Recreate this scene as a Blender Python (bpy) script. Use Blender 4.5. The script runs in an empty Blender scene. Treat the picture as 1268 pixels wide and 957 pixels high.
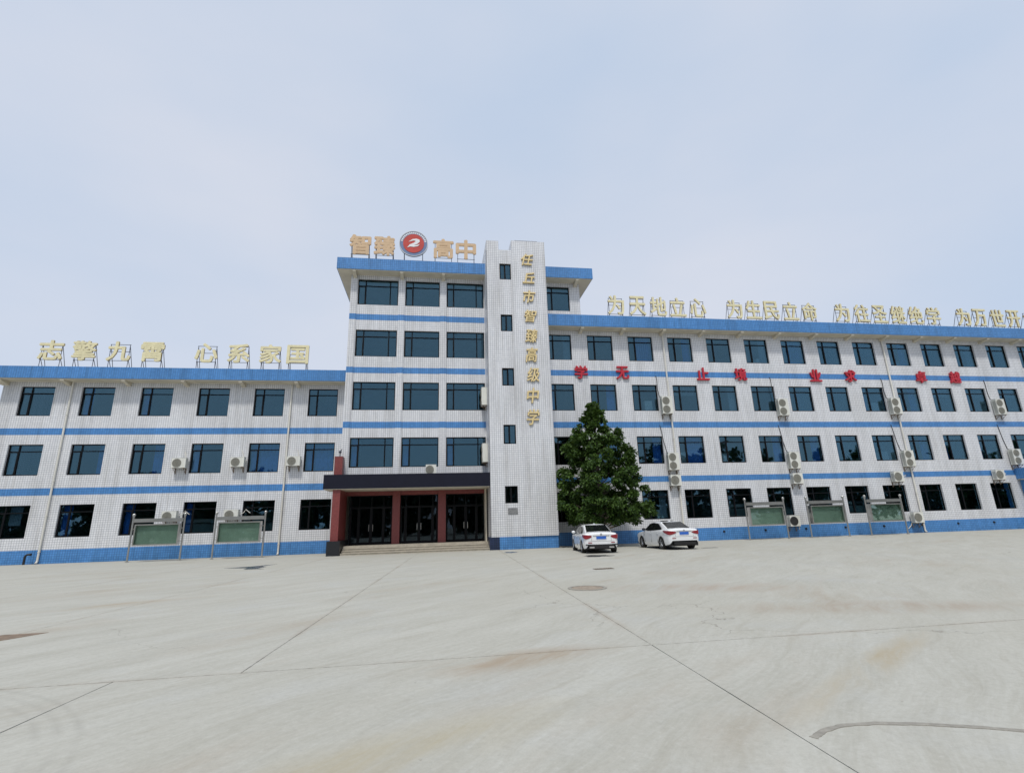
import bpy, bmesh, math, random
from mathutils import Vector, Matrix
random.seed(7)
R = math.radians
S = 1.1                       # survey units -> metres (everything but the cars is measured in survey units)
scene = bpy.context.scene
col = scene.collection

# ------------------------------------------------------------------ camera
cd = bpy.data.cameras.new('camera'); cam = bpy.data.objects.new('camera', cd); col.objects.link(cam)
rt = Vector((0.9890682, -0.14451893, -0.02929817)); up = Vector((-0.00971009, -0.26208705, 0.96499539)); fw = Vector((0.14713878, 0.95416176, 0.26062525))
cam.matrix_world = Matrix(((rt.x, up.x, -fw.x, 0), (rt.y, up.y, -fw.y, -32.3*S), (rt.z, up.z, -fw.z, 1.41*S), (0, 0, 0, 1)))
cd.sensor_width = 36; cd.lens = 629.96/1268*36; cd.clip_end = 2000; cd.clip_start = 0.05
scene.camera = cam

# ------------------------------------------------------------------ sky, sun, exposure
SUN_EL, SUN_AZ = 60, 195      # azimuth clockwise from +Y: the sun stands behind the photographer, a little to the left
w = bpy.data.worlds.new('World'); scene.world = w; w.use_nodes = True
nt = w.node_tree; N = nt.nodes; N.clear()
def wn(t, **k):
    n = N.new(t)
    for a, b in k.items(): setattr(n, a, b)
    return n
wo = wn('ShaderNodeOutputWorld'); bg = wn('ShaderNodeBackground'); bg2 = wn('ShaderNodeBackground'); mx = wn('ShaderNodeMixShader')
sky = wn('ShaderNodeTexSky', sky_type='NISHITA', sun_disc=False, sun_elevation=R(SUN_EL), sun_rotation=R(SUN_AZ), air_density=1.0, dust_density=2.5, ozone_density=1.5)
nt.links.new(sky.outputs[0], bg.inputs[0]); bg.inputs[1].default_value = 0.12
tc = wn('ShaderNodeTexCoord'); mp = wn('ShaderNodeMapping'); mp.inputs['Scale'].default_value = (0.9, 0.9, 2.2)
nz = wn('ShaderNodeTexNoise'); nz.inputs['Scale'].default_value = 1.7; nz.inputs['Detail'].default_value = 5; nz.inputs['Roughness'].default_value = 0.45
nt.links.new(tc.outputs['Generated'], mp.inputs[0]); nt.links.new(mp.outputs[0], nz.inputs[0])
cr = wn('ShaderNodeValToRGB')
cr.color_ramp.elements[0].position = 0.30; cr.color_ramp.elements[0].color = (0.53, 0.63, 0.785, 1)
cr.color_ramp.elements[1].position = 0.72; cr.color_ramp.elements[1].color = (0.685, 0.72, 0.81, 1)
nt.links.new(nz.outputs[0], cr.inputs[0]); nt.links.new(cr.outputs[0], bg2.inputs[0]); bg2.inputs[1].default_value = 0.92
mx.inputs[0].default_value = 0.9
nt.links.new(bg.outputs[0], mx.inputs[1]); nt.links.new(bg2.outputs[0], mx.inputs[2]); nt.links.new(mx.outputs[0], wo.inputs[0])
sl = bpy.data.lights.new('sun', 'SUN'); sl.energy = 2.0; sl.angle = R(6); sl.color = (1, 0.965, 0.90)
so = bpy.data.objects.new('sun', sl); col.objects.link(so); so.location = (0, -60, 60)
sd = Vector((math.sin(R(SUN_AZ))*math.cos(R(SUN_EL)), math.cos(R(SUN_AZ))*math.cos(R(SUN_EL)), math.sin(R(SUN_EL))))
so.rotation_euler = (-sd).to_track_quat('-Z', 'Y').to_euler()
vs = scene.view_settings; vs.view_transform = 'Standard'; vs.look = 'None'; vs.gamma = 1; vs.exposure = 0.2; vs.use_curve_mapping = False

# ------------------------------------------------------------------ materials
M = {}
class G:
    def __init__(s, name):
        s.m = bpy.data.materials.new(name); s.m.use_nodes = True; s.t = s.m.node_tree; s.t.nodes.clear()
        s.out = s.n('ShaderNodeOutputMaterial'); M[name] = s.m
    def n(s, t, **k):
        x = s.t.nodes.new(t)
        for a, b in k.items():
            if a in x.bl_rna.properties: setattr(x, a, b)
            else: x.inputs[a].default_value = b
        return x
    def l(s, a, b): s.t.links.new(a, b)
    def math(s, op, a, b=None, c=None):
        x = s.t.nodes.new('ShaderNodeMath'); x.operation = op
        for i, v in enumerate((a, b, c)):
            if v is None: continue
            if hasattr(v, 'links'): s.l(v, x.inputs[i])
            else: x.inputs[i].default_value = v
        return x.outputs[0]
    def mixc(s, f, a, b, blend='MIX'):
        x = s.t.nodes.new('ShaderNodeMix'); x.data_type = 'RGBA'; x.blend_type = blend
        for i, v in ((0, f), (6, a), (7, b)):
            if hasattr(v, 'links'): s.l(v, x.inputs[i])
            else: x.inputs[i].default_value = v if i == 0 else (*v, 1)
        return x.outputs[2]
    def noise(s, vec, scale, detail=4, rough=0.55, mapping=None, rot=None):
        if mapping or rot:
            mm = s.t.nodes.new('ShaderNodeMapping'); s.l(vec, mm.inputs[0]); mm.vector_type = 'TEXTURE'
            if mapping: mm.inputs['Scale'].default_value = tuple(1/q for q in mapping)
            if rot: mm.inputs['Rotation'].default_value = rot
            vec = mm.outputs[0]
        x = s.t.nodes.new('ShaderNodeTexNoise'); s.l(vec, x.inputs['Vector'])
        x.inputs['Scale'].default_value = scale; x.inputs['Detail'].default_value = detail; x.inputs['Roughness'].default_value = rough
        return x.outputs[0]
    def ramp(s, v, a, b, ca=0., cb=1.):
        x = s.t.nodes.new('ShaderNodeMapRange'); s.l(v, x.inputs[0])
        for i, q in ((1, a), (2, b), (3, ca), (4, cb)): x.inputs[i].default_value = q
        return x.outputs[0]
    def pos(s): return s.n('ShaderNodeNewGeometry').outputs['Position']
    def bsdf(s, color=(.5, .5, .5), rough=.6, metal=0., spec=.5, bump=None, bstr=.3, bdist=.01, coat=0.):
        p = s.n('ShaderNodeBsdfPrincipled')
        if hasattr(color, 'links'): s.l(color, p.inputs['Base Color'])
        else: p.inputs['Base Color'].default_value = (*color, 1)
        if hasattr(rough, 'links'): s.l(rough, p.inputs['Roughness'])
        else: p.inputs['Roughness'].default_value = rough
        p.inputs['Metallic'].default_value = metal; p.inputs['Specular IOR Level'].default_value = spec; p.inputs['Coat Weight'].default_value = coat
        if bump is not None:
            b = s.n('ShaderNodeBump'); b.inputs['Strength'].default_value = bstr; b.inputs['Distance'].default_value = bdist
            s.l(bump, b.inputs['Height']); s.l(b.outputs[0], p.inputs['Normal'])
        s.l(p.outputs[0], s.out.inputs[0]); return p

def plain(name, c, rough=.6, metal=0., var=.12, scale=6., spec=.5, coat=0., streak=False):
    g = G(name); p = g.pos()
    n = g.noise(p, scale, 5, .6, mapping=(1, 1, .15) if streak else None)
    f = g.ramp(n, .3, .75)
    g.bsdf(g.mixc(f, tuple(x*(1-var) for x in c), tuple(min(1, x*(1+var)) for x in c)), rough, metal, spec, coat=coat)

def tile(name, c1, c2, mortar, size=.13*S, dirt=.25):
    g = G(name); geo = g.n('ShaderNodeNewGeometry'); p = geo.outputs['Position']
    sp = g.n('ShaderNodeSeparateXYZ'); g.l(p, sp.inputs[0]); sn = g.n('ShaderNodeSeparateXYZ'); g.l(geo.outputs['True Normal'], sn.inputs[0])
    side = g.math('GREATER_THAN', g.math('ABSOLUTE', sn.outputs[0]), .5)
    u = g.math('ADD', g.math('MULTIPLY', sp.outputs[0], g.math('SUBTRACT', 1., side)), g.math('MULTIPLY', sp.outputs[1], side))
    flat = g.math('GREATER_THAN', g.math('ABSOLUTE', sn.outputs[2]), .5)
    v = g.math('ADD', g.math('MULTIPLY', sp.outputs[2], g.math('SUBTRACT', 1., flat)), g.math('MULTIPLY', sp.outputs[1], flat))
    cb = g.n('ShaderNodeCombineXYZ'); g.l(u, cb.inputs[0]); g.l(v, cb.inputs[1])
    br = g.n('ShaderNodeTexBrick', offset=0., squash=1.)
    g.l(cb.outputs[0], br.inputs[0])
    for k, vv in (('Color1', (*c1, 1)), ('Color2', (*c2, 1)), ('Mortar', (*mortar, 1)), ('Scale', 1.), ('Mortar Size', size*.09), ('Mortar Smooth', .3), ('Bias', 0.), ('Brick Width', size), ('Row Height', size)):
        br.inputs[k].default_value = vv
    st = g.ramp(g.noise(p, 1.1, 6, .65, mapping=(1.6, 1.6, .16)), .42, .78)
    bl = g.ramp(g.noise(p, .35, 4, .5), .35, .7)
    c = g.mixc(g.math('MULTIPLY', st, dirt), br.outputs[0], (.42, .40, .36), 'MULTIPLY')
    c = g.mixc(g.math('MULTIPLY', bl, dirt*.5), c, (.62, .60, .55), 'MULTIPLY')
    dr = g.ramp(g.noise(p, 1.0, 4, .6, mapping=(7, 7, .22)), .57, .78)
    c = g.mixc(g.math('MULTIPLY', dr, dirt*1.3), c, (.50, .46, .39), 'MULTIPLY')
    sp_ = g.ramp(sp.outputs[2], .0, .55, 1., 0.)            # splash dirt thrown up from the yard
    c = g.mixc(g.math('MULTIPLY', g.math('MULTIPLY', sp_, g.ramp(g.noise(p, 2.2, 5, .65), .38, .7)), .6), c, (.55, .51, .44), 'MULTIPLY')
    h = g.math('SUBTRACT', 1., br.outputs['Fac'])
    g.bsdf(c, .38, bump=h, bstr=.5, bdist=.006, spec=.4)

tile('tile_white', (.79, .795, .81), (.72, .73, .755), (.39, .40, .43), dirt=.40)
tile('tile_blue', (.098, .295, .64), (.075, .245, .555), (.05, .15, .36), dirt=.45)
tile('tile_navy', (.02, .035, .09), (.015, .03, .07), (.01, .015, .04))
plain('beige', (.62, .57, .46), .8, var=.10, scale=1.5)
plain('frame_dark', (.005, .0055, .007), .5, var=.1, spec=.15)
plain('red_granite', (.20, .045, .042), .4, var=.25, scale=14)
plain('black_granite', (.012, .013, .016), .4, var=.3, scale=14)
plain('navy_panel', (.009, .010, .021), .6, var=.12, scale=2, spec=.2)
plain('step_stone', (.40, .36, .29), .7, var=.2, scale=5)
plain('steel', (.55, .54, .51), .28, metal=1., var=.1, scale=3)
plain('steel_dark', (.06, .065, .085), .5, metal=.3, var=.2)
plain('gold', (.76, .60, .30), .42, metal=.15, var=.12, scale=3)
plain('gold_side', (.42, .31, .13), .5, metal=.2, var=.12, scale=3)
plain('pale_gold', (.76, .69, .43), .5, metal=.12, var=.12, scale=3)
plain('tan_face', (.60, .42, .25), .55, var=.08, scale=3)
plain('red_letter', (.48, .018, .035), .4, var=.1, scale=3)
plain('ac_white', (.70, .70, .64), .5, var=.10, scale=3, streak=True)
plain('ac_grille', (.24, .235, .20), .6, var=.2, scale=20)
plain('ac_dark', (.03, .03, .03), .6)
plain('pipe_cream', (.68, .66, .60), .5, var=.1, scale=2, streak=True)
plain('cable', (.03, .03, .032), .6)
plain('curtain_blue', (.07, .24, .70), .9, var=.2, scale=5)
plain('curtain_grey', (.36, .40, .44), .9, var=.15, scale=5)
plain('room', (.34, .35, .34), .9, var=.1, scale=.8)
plain('cabinet', (.70, .70, .68), .6)
plain('roof_grey', (.30, .30, .30), .9)
plain('board_green', (.36, .42, .365), .55, var=.14, scale=1.6)
plain('plaque', (.30, .30, .30), .35, metal=.5, var=.3, scale=10)
plain('rust', (.20, .145, .10), .85, var=.35, scale=9)
plain('car_white', (.80, .81, .82), .18, var=.02, coat=.6)
plain('black_plastic', (.012, .012, .013), .5)
plain('tyre', (.018, .018, .018), .85)
plain('rim', (.50, .51, .53), .3, metal=.9)
plain('tail_red', (.24, .010, .018), .2, var=.1, coat=.5)
plain('plate_blue', (.02, .12, .50), .4)
plain('chrome', (.7, .7, .72), .12, metal=1., var=.02)
plain('white_mark', (.75, .75, .75), .5, var=.04)
plain('bark', (.09, .075, .055), .9, var=.3, scale=12)
plain('emblem_blue', (.14, .20, .34), .4)
plain('emblem_red', (.50, .045, .03), .4, var=.2, scale=1.2)
plain('tar', (.285, .268, .232), .9, var=.22, scale=14)
plain('rust_pale', (.30, .245, .19), .85, var=.3, scale=9)
plain('joint_dark', (.07, .068, .062), .95, var=.2)
plain('puddle', (.035, .035, .035), .25, var=.3, scale=4)

def glassmat(name, refl, tint, fac):
    g = G(name)
    gl = g.n('ShaderNodeBsdfGlossy', Roughness=.015); gl.inputs[0].default_value = (*refl, 1)
    tr = g.n('ShaderNodeBsdfTransparent'); tr.inputs[0].default_value = (*tint, 1)
    nzz = g.noise(g.pos(), .9, 2, .5)
    b = g.n('ShaderNodeBump', Strength=.05, Distance=.02); g.l(nzz, b.inputs['Height']); g.l(b.outputs[0], gl.inputs['Normal'])
    lw = g.n('ShaderNodeLayerWeight', Blend=.35)
    f = g.math('ADD', g.math('MULTIPLY', lw.outputs['Fresnel'], .5), fac)
    m = g.n('ShaderNodeMixShader'); g.l(f, m.inputs[0]); g.l(tr.outputs[0], m.inputs[1]); g.l(gl.outputs[0], m.inputs[2]); g.l(m.outputs[0], g.out.inputs[0])
glassmat('glass', (.29, .51, .63), (.62, .74, .80), .13)
glassmat('door_glass', (.26, .32, .37), (.50, .56, .58), .07)
glassmat('board_glass', (.7, .8, .78), (.86, .93, .9), .04)
g = G('car_glass'); g.bsdf((.008, .009, .010), .06, spec=.5)

# leaves
def leafmat(name, c1, c2):
    g = G(name); geo = g.n('ShaderNodeNewGeometry')
    c = g.mixc(geo.outputs['Random Per Island'], c1, c2)
    d = g.n('ShaderNodeBsdfPrincipled', Roughness=.5); g.l(c, d.inputs['Base Color']); d.inputs['Specular IOR Level'].default_value = .3
    t = g.n('ShaderNodeBsdfTranslucent'); g.l(g.mixc(.5, c, (.10, .16, .02)), t.inputs[0])
    m = g.n('ShaderNodeMixShader'); m.inputs[0].default_value = .25; g.l(d.outputs[0], m.inputs[1]); g.l(t.outputs[0], m.inputs[2]); g.l(m.outputs[0], g.out.inputs[0])
leafmat('leaf', (.014, .042, .009), (.090, .160, .030))
leafmat('leaf_far', (.016, .034, .011), (.035, .060, .018))

# concrete yard
def concrete(name):
    g = G(name); p = g.pos()
    rot = (0, 0, R(46))
    warp = g.noise(p, .22, 3, .5)                       # lets the broom direction wander
    off = g.n('ShaderNodeCombineXYZ'); g.l(g.math('MULTIPLY', warp, 1.2), off.inputs[0]); g.l(g.math('MULTIPLY', warp, -.9), off.inputs[1])
    va = g.n('ShaderNodeVectorMath', operation='ADD'); g.l(p, va.inputs[0]); g.l(off.outputs[0], va.inputs[1]); q = va.outputs[0]
    s1 = g.noise(q, 1.0, 7, .66, mapping=(.34, 1.7, 1), rot=rot)
    s2 = g.noise(q, 1.0, 6, .68, mapping=(2.2, 20, 1), rot=rot)
    s3 = g.noise(p, 1.0, 6, .7, mapping=(7, 11, 1), rot=rot)
    big = g.noise(p, .085, 5, .6); mid = g.noise(p, .45, 6, .65)
    fine = g.noise(p, 55, 4, .75)
    c = g.mixc(g.ramp(s1, .30, .70), (.375, .364, .312), (.470, .462, .412))
    c = g.mixc(g.math('MULTIPLY', g.ramp(s2, .40, .70), .40), c, (.530, .527, .487))
    c = g.mixc(g.math('MULTIPLY', g.ramp(s3, .54, .76), .22), c, (.285, .272, .23))
    c = g.mixc(g.math('MULTIPLY', g.ramp(big, .42, .62), .40), c, (.405, .386, .322))
    c = g.mixc(g.math('MULTIPLY', g.ramp(mid, .52, .72), .38), c, (.455, .468, .462))
    br = g.math('MULTIPLY', g.ramp(g.noise(p, .30, 6, .65, mapping=(.45, 1.5, 1), rot=rot), .53, .70), g.ramp(s1, .38, .60))
    c = g.mixc(g.math('MULTIPLY', br, .72), c, (.325, .27, .20))
    c = g.mixc(g.math('MULTIPLY', g.ramp(g.noise(q, 1.0, 7, .7, mapping=(.5, 3.2, 1), rot=rot), .54, .70), .38), c, (.31, .285, .225))
    c = g.mixc(g.math('MULTIPLY', g.ramp(fine, .35, .7), .20), c, (.25, .243, .215))
    grit = g.noise(p, 14, 8, .8)
    c = g.mixc(g.math('MULTIPLY', g.ramp(grit, .50, .66), .34), c, (.29, .28, .245))
    c = g.mixc(g.math('MULTIPLY', g.ramp(grit, .46, .34), .25), c, (.56, .555, .52))
    spk = g.n('ShaderNodeTexVoronoi', feature='F1'); g.l(p, spk.inputs['Vector']); spk.inputs['Scale'].default_value = 2.3
    dots = g.math('MULTIPLY', g.ramp(spk.outputs['Distance'], .02, .045, 1., 0.), g.ramp(s3, .50, .56))
    c = g.mixc(g.math('MULTIPLY', dots, .5), c, (.16, .14, .11))
    # worn tyre arcs
    def arc(cx, cy, rad, wid):
        d = g.n('ShaderNodeVectorMath', operation='DISTANCE'); cc = g.n('ShaderNodeCombineXYZ'); cc.inputs[0].default_value = cx; cc.inputs[1].default_value = cy
        g.l(p, d.inputs[0]); g.l(cc.outputs[0], d.inputs[1])
        e = g.math('ABSOLUTE', g.math('SUBTRACT', d.outputs['Value'], rad))
        return g.math('MULTIPLY', g.ramp(e, 0., wid, 1., 0.), g.ramp(mid, .38, .58))
    for a in ((-6.3, -32.3, 3.70, .05), (-6.3, -32.3, 3.84, .05), (-6.3, -32.3, 3.98, .05), (9, -47, 15.2, .14)):
        c = g.mixc(g.math('MULTIPLY', arc(*a), .38), c, (.26, .25, .22))
    # muddy run-off beside the joint and the worn path across the yard
    def smear(ax, ay, bx, by, wid, amt, colr):
        nonlocal c
        L = math.hypot(bx-ax, by-ay); ang = math.atan2(by-ay, bx-ax)
        mm = g.n('ShaderNodeMapping'); mm.vector_type = 'TEXTURE'; g.l(p, mm.inputs[0]); mm.inputs['Location'].default_value = ((ax+bx)/2, (ay+by)/2, 0); mm.inputs['Rotation'].default_value = (0, 0, ang); mm.inputs['Scale'].default_value = (L/2, wid, 1)
        ln = g.n('ShaderNodeVectorMath', operation='LENGTH'); g.l(mm.outputs[0], ln.inputs[0])
        f = g.math('MULTIPLY', g.ramp(ln.outputs['Value'], .35, 1., 1., 0.), g.ramp(s1, .38, .62))
        c = g.mixc(g.math('MULTIPLY', f, amt), c, colr)
    smear(-.6, -29.3, 2.6, -28.55, .50, .85, (.325, .262, .19))
    smear(2.6, -31.5, 7.0, -28.6, .26, .9, (.36, .30, .20))
    smear(4.5, -26.3, 10.5, -27.9, .85, .80, (.33, .275, .215))
    smear(2.8, -22.6, 9.0, -24.6, 1.1, .70, (.345, .285, .225))
    smear(-2.6, -32.5, 1.4, -30.4, .55, .7,
        (.36, .31, .20))
    smear(-9.5, -22.5, -5.0, -20.5, .6, .7, (.34, .28, .20))
    smear(5.5, -33.0, 9.0, -31.0, .6, .6, (.36, .31, .20))
    # dirt gathered along the slab joints, and a few shrinkage cracks
    sp = g.n('ShaderNodeSeparateXYZ'); g.l(p, sp.inputs[0]); yy = g.math('ADD', g.math('DIVIDE', sp.outputs[1], S), 26.07)
    xx = g.math('SUBTRACT', g.math('SUBTRACT', g.math('DIVIDE', sp.outputs[0], S), g.math('MULTIPLY', yy, .045)), 2.52)
    dx = g.math('ABSOLUTE', g.math('SUBTRACT', g.math('FRACT', g.math('ADD', g.math('DIVIDE', xx, 4.5), 100.5)), .5)); dx = g.math('ADD', g.math('MULTIPLY', dx, 4.5), g.math('MULTIPLY', g.math('GREATER_THAN', xx, 1.5), 9.))
    dj = g.math('MINIMUM', g.math('ABSOLUTE', yy), g.math('ADD', dx, g.math('MULTIPLY', g.math('LESS_THAN', yy, 0.), 9.)))
    c = g.mixc(g.math('MULTIPLY', g.math('MULTIPLY', g.ramp(dj, .0, .10, 1., 0.), g.ramp(mid, .46, .64)), .5), c, (.30, .235, .165))
    c = g.mixc(g.math('MULTIPLY', g.math('MULTIPLY', g.ramp(dj, .0, .018, 1., 0.), g.ramp(s3, .44, .58)), .6), c, (.12, .105, .085))
    wv = g.n('ShaderNodeVectorMath', operation='ADD'); g.l(p, wv.inputs[0]); w3_ = g.n('ShaderNodeTexNoise'); g.l(p, w3_.inputs['Vector']); w3_.inputs['Scale'].default_value = 1.3; w3_.inputs['Detail'].default_value = 5; g.l(w3_.outputs['Color'], wv.inputs[1])
    vo = g.n('ShaderNodeTexVoronoi', feature='DISTANCE_TO_EDGE'); g.l(wv.outputs[0], vo.inputs['Vector']); vo.inputs['Scale'].default_value = .21
    ck = g.math('MULTIPLY', g.ramp(vo.outputs['Distance'], .0006, .0022, 1., 0.), g.ramp(g.noise(p, .16, 2, .5), .52, .60))
    c = g.mixc(g.math('MULTIPLY', ck, .6), c, (.15, .135, .11))
    h = g.math('ADD', g.math('MULTIPLY', s2, .5), g.math('MULTIPLY', fine, .5))
    g.bsdf(c, .82, bump=h, bstr=.30, bdist=.008, spec=.3)
concrete('concrete')

# ------------------------------------------------------------------ mesh builder
class MB:
    def __init__(s): s.v = []; s.f = []; s.m = []
    def add(s, vs, fs, mi=0):
        o = len(s.v); s.v += [tuple(v) for v in vs]; s.f += [tuple(i+o for i in f) for f in fs]; s.m += [mi]*len(fs); return s
    def box(s, x0, x1, y0, y1, z0, z1, mi=0):
        return s.add([(x0, y0, z0), (x1, y0, z0), (x1, y1, z0), (x0, y1, z0), (x0, y0, z1), (x1, y0, z1), (x1, y1, z1), (x0, y1, z1)],
                     [(0, 3, 2, 1), (4, 5, 6, 7), (0, 1, 5, 4), (1, 2, 6, 5), (2, 3, 7, 6), (3, 0, 4, 7)], mi)
    def tube(s, pts, r, n=8, mi=0, caps=True):
        pts = [Vector(p) for p in pts]; rs = r if isinstance(r, (list, tuple)) else [r]*len(pts); rings = []; o = len(s.v); prev = None
        for i, p in enumerate(pts):
            d = (pts[min(i+1, len(pts)-1)]-pts[max(i-1, 0)]).normalized()
            a = Vector((0, 0, 1)) if abs(d.z) < .9 else Vector((1, 0, 0))
            if prev is not None: a = prev
            b = d.cross(a).normalized(); a = b.cross(d).normalized(); prev = a
            for k in range(n):
                t = 2*math.pi*k/n; s.v.append(tuple(p+(a*math.cos(t)+b*math.sin(t))*rs[i]))
        for i in range(len(pts)-1):
            for k in range(n):
                s.f.append((o+i*n+k, o+i*n+(k+1) % n, o+(i+1)*n+(k+1) % n, o+(i+1)*n+k)); s.m.append(mi)
        if caps:
            s.f.append(tuple(o+k for k in range(n))[::-1]); s.m.append(mi); s.f.append(tuple(o+(len(pts)-1)*n+k for k in range(n))); s.m.append(mi)
        return s
    def ball(s, c, r, n=10, mi=0, sq=1.):
        vs = [(c[0], c[1], c[2]+r*sq)]; fs = []
        for i in range(1, n//2):
            t = math.pi*i/(n//2)
            for k in range(n): vs.append((c[0]+r*math.sin(t)*math.cos(2*math.pi*k/n), c[1]+r*math.sin(t)*math.sin(2*math.pi*k/n), c[2]+r*math.cos(t)*sq))
        vs.append((c[0], c[1], c[2]-r*sq)); L = len(vs)-1; q = n//2-1
        for k in range(n):
            fs.append((0, 1+k, 1+(k+1) % n)); fs.append((L, 1+(q-1)*n+(k+1) % n, 1+(q-1)*n+k))
            for i in range(q-1): fs.append((1+i*n+k, 1+(i+1)*n+k, 1+(i+1)*n+(k+1) % n, 1+i*n+(k+1) % n))
        return s.add(vs, fs, mi)
    def disc(s, c, r, axis='y', n=24, d=.02, mi=0, r2=0.):
        # flat cylinder / ring of thickness d along an axis
        def P(rr, t, e):
            a, b = rr*math.cos(t), rr*math.sin(t)
            return {'y': (c[0]+a, c[1]+e, c[2]+b), 'z': (c[0]+a, c[1]+b, c[2]+e), 'x': (c[0]+e, c[1]+a, c[2]+b)}[axis]
        vs = []; fs = []
        for k in range(n):
            t = 2*math.pi*k/n
            vs += [P(r, t, -d/2), P(r, t, d/2), P(max(r2, 1e-4), t, -d/2), P(max(r2, 1e-4), t, d/2)]
        for k in range(n):
            a, b = 4*k, 4*((k+1) % n)
            fs += [(a, b, b+1, a+1), (a, a+2, b+2, b), (a+1, b+1, b+3, a+3)]
            if r2 > 0: fs.append((a+2, a+3, b+3, b+2))
        return s.add(vs, fs, mi)
    def mesh(s, name, mats, scale=S, org=(0, 0, 0), smooth=False):
        me = bpy.data.meshes.new(name)
        me.from_pydata([((v[0]-org[0])*scale, (v[1]-org[1])*scale, (v[2]-org[2])*scale) for v in s.v], [], s.f)
        for m in (mats if isinstance(mats, (list, tuple)) else [mats]): me.materials.append(M[m])
        me.polygons.foreach_set('material_index', s.m)
        if smooth: me.polygons.foreach_set('use_smooth', [True]*len(me.polygons))
        bm = bmesh.new(); bm.from_mesh(me); bmesh.ops.recalc_face_normals(bm, faces=bm.faces); bm.to_mesh(me); bm.free()
        me.update(); return me

def obj(name, me, parent=None, loc=(0, 0, 0), sc=S):
    o = bpy.data.objects.new(name, me); col.objects.link(o); o.location = [c*sc for c in loc]
    if parent: o.parent = parent
    return o
def thing(name, label, cat, loc=(0, 0, 0), rotz=0, group=None, sc=S):
    o = bpy.data.objects.new(name, None); o.empty_display_size = .2; col.objects.link(o)
    o.location = [c*sc for c in loc]; o.rotation_euler = (0, 0, rotz); return tag(o, label, cat, group)
def tag(o, label, cat, group=None):
    o['label'] = label; o['category'] = cat
    if group: o['group'] = group
    return o
def part(name, mb, mats, parent, org=None, smooth=False, scale=S):
    if org is None: org = tuple(c/S for c in parent.location)
    return obj(name, mb.mesh(name, mats, scale, org, smooth), parent)
def structure(o): o['kind'] = 'structure'; return o

# ------------------------------------------------------------------ ground
mb = MB()
mb.add([(-260, -260, -.035), (260, -260, -.035), (260, 260, -.035), (-260, 260, -.035)], [(0, 1, 2, 3)])
ground = structure(obj('yard_ground', mb.mesh('yard_ground', 'concrete')))
def sx(x, y): return x+.045*(y+26.07)
GAP = .0045
def slab(x0, x1, y0, y1):
    n = 40; mb = MB(); top = []; g2 = GAP*(1.25 if y0 < -40 else random.uniform(.55, .8))
    jit = lambda: random.uniform(-.0025, .0025)
    P = []
    for i in range(n+1): t = i/n; P.append((sx(x0, y0+(y1-y0)*t)+g2+jit(), y0+(y1-y0)*t+(g2 if i == 0 else -g2 if i == n else 0)))
    Q = []
    for i in range(n+1): t = 1-i/n; Q.append((sx(x1, y0+(y1-y0)*t)-g2+jit(), y0+(y1-y0)*t+(g2 if i == n else -g2 if i == 0 else 0)))
    ring = P+Q; k = len(ring)
    mb.add([(x, y, 0) for x, y in ring]+[(x, y, -.05) for x, y in ring], [tuple(range(k))]+[(i, i+k, (i+1) % k+k, (i+1) % k) for i in range(k)])
    obj('slab', mb.mesh('slab', 'concrete'), ground)
mb = MB(); mb.add([(-60, -60, -.026), (80, -60, -.026), (80, 14, -.026), (-60, 14, -.026)], [(0, 1, 2, 3)])
obj('joint_bed', mb.mesh('joint_bed', 'joint_dark'), ground)
xs = [2.52+4.5*i for i in range(-10, 1)]+[56.5]
for a, b in zip(xs, xs[1:]):
    slab(a, b, -26.07, -1.2 if False else 13.8)
xs2 = [-43.0, -3.18, 2.52, 57.0]
for a, b in zip(xs2, xs2[1:]): slab(a, b, -50, -26.07)

# ------------------------------------------------------------------ buildings: shared pieces
FL = [(1.435, 3.28), (5.005, 6.85), (8.606, 10.447), (12.16, 14.0), (15.78, 17.63)]
def wall_grid(mb, x0, x1, z0, z1, ops, y, th=.24):
    X = sorted(set([x0, x1]+[o[0] for o in ops]+[o[1] for o in ops])); Z = sorted(set([z0, z1]+[o[2] for o in ops]+[o[3] for o in ops]))
    def hole(xa, za): return any(o[0]-1e-6 <= xa < o[1]-1e-6 and o[2]-1e-6 <= za < o[3]-1e-6 for o in ops)
    for xa, xb in zip(X, X[1:]):
        za = None
        for k, (z, zn) in enumerate(zip(Z, Z[1:])):
            if hole(xa, z):
                continue
            mb.add([(xa, y, z), (xb, y, z), (xb, y, zn), (xa, y, zn)], [(0, 1, 2, 3)])
            mb.add([(xa, y+th, z), (xb, y+th, z), (xb, y+th, zn), (xa, y+th, zn)], [(3, 2, 1, 0)])
    for a, b, c, d in ops:
        mb.add([(a, y, c), (b, y, c), (b, y, d), (a, y, d), (a, y+th, c), (b, y+th, c), (b, y+th, d), (a, y+th, d)], [(0, 1, 5, 4), (1, 2, 6, 5), (2, 3, 7, 6), (3, 0, 4, 7)])
_wc = {}
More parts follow.
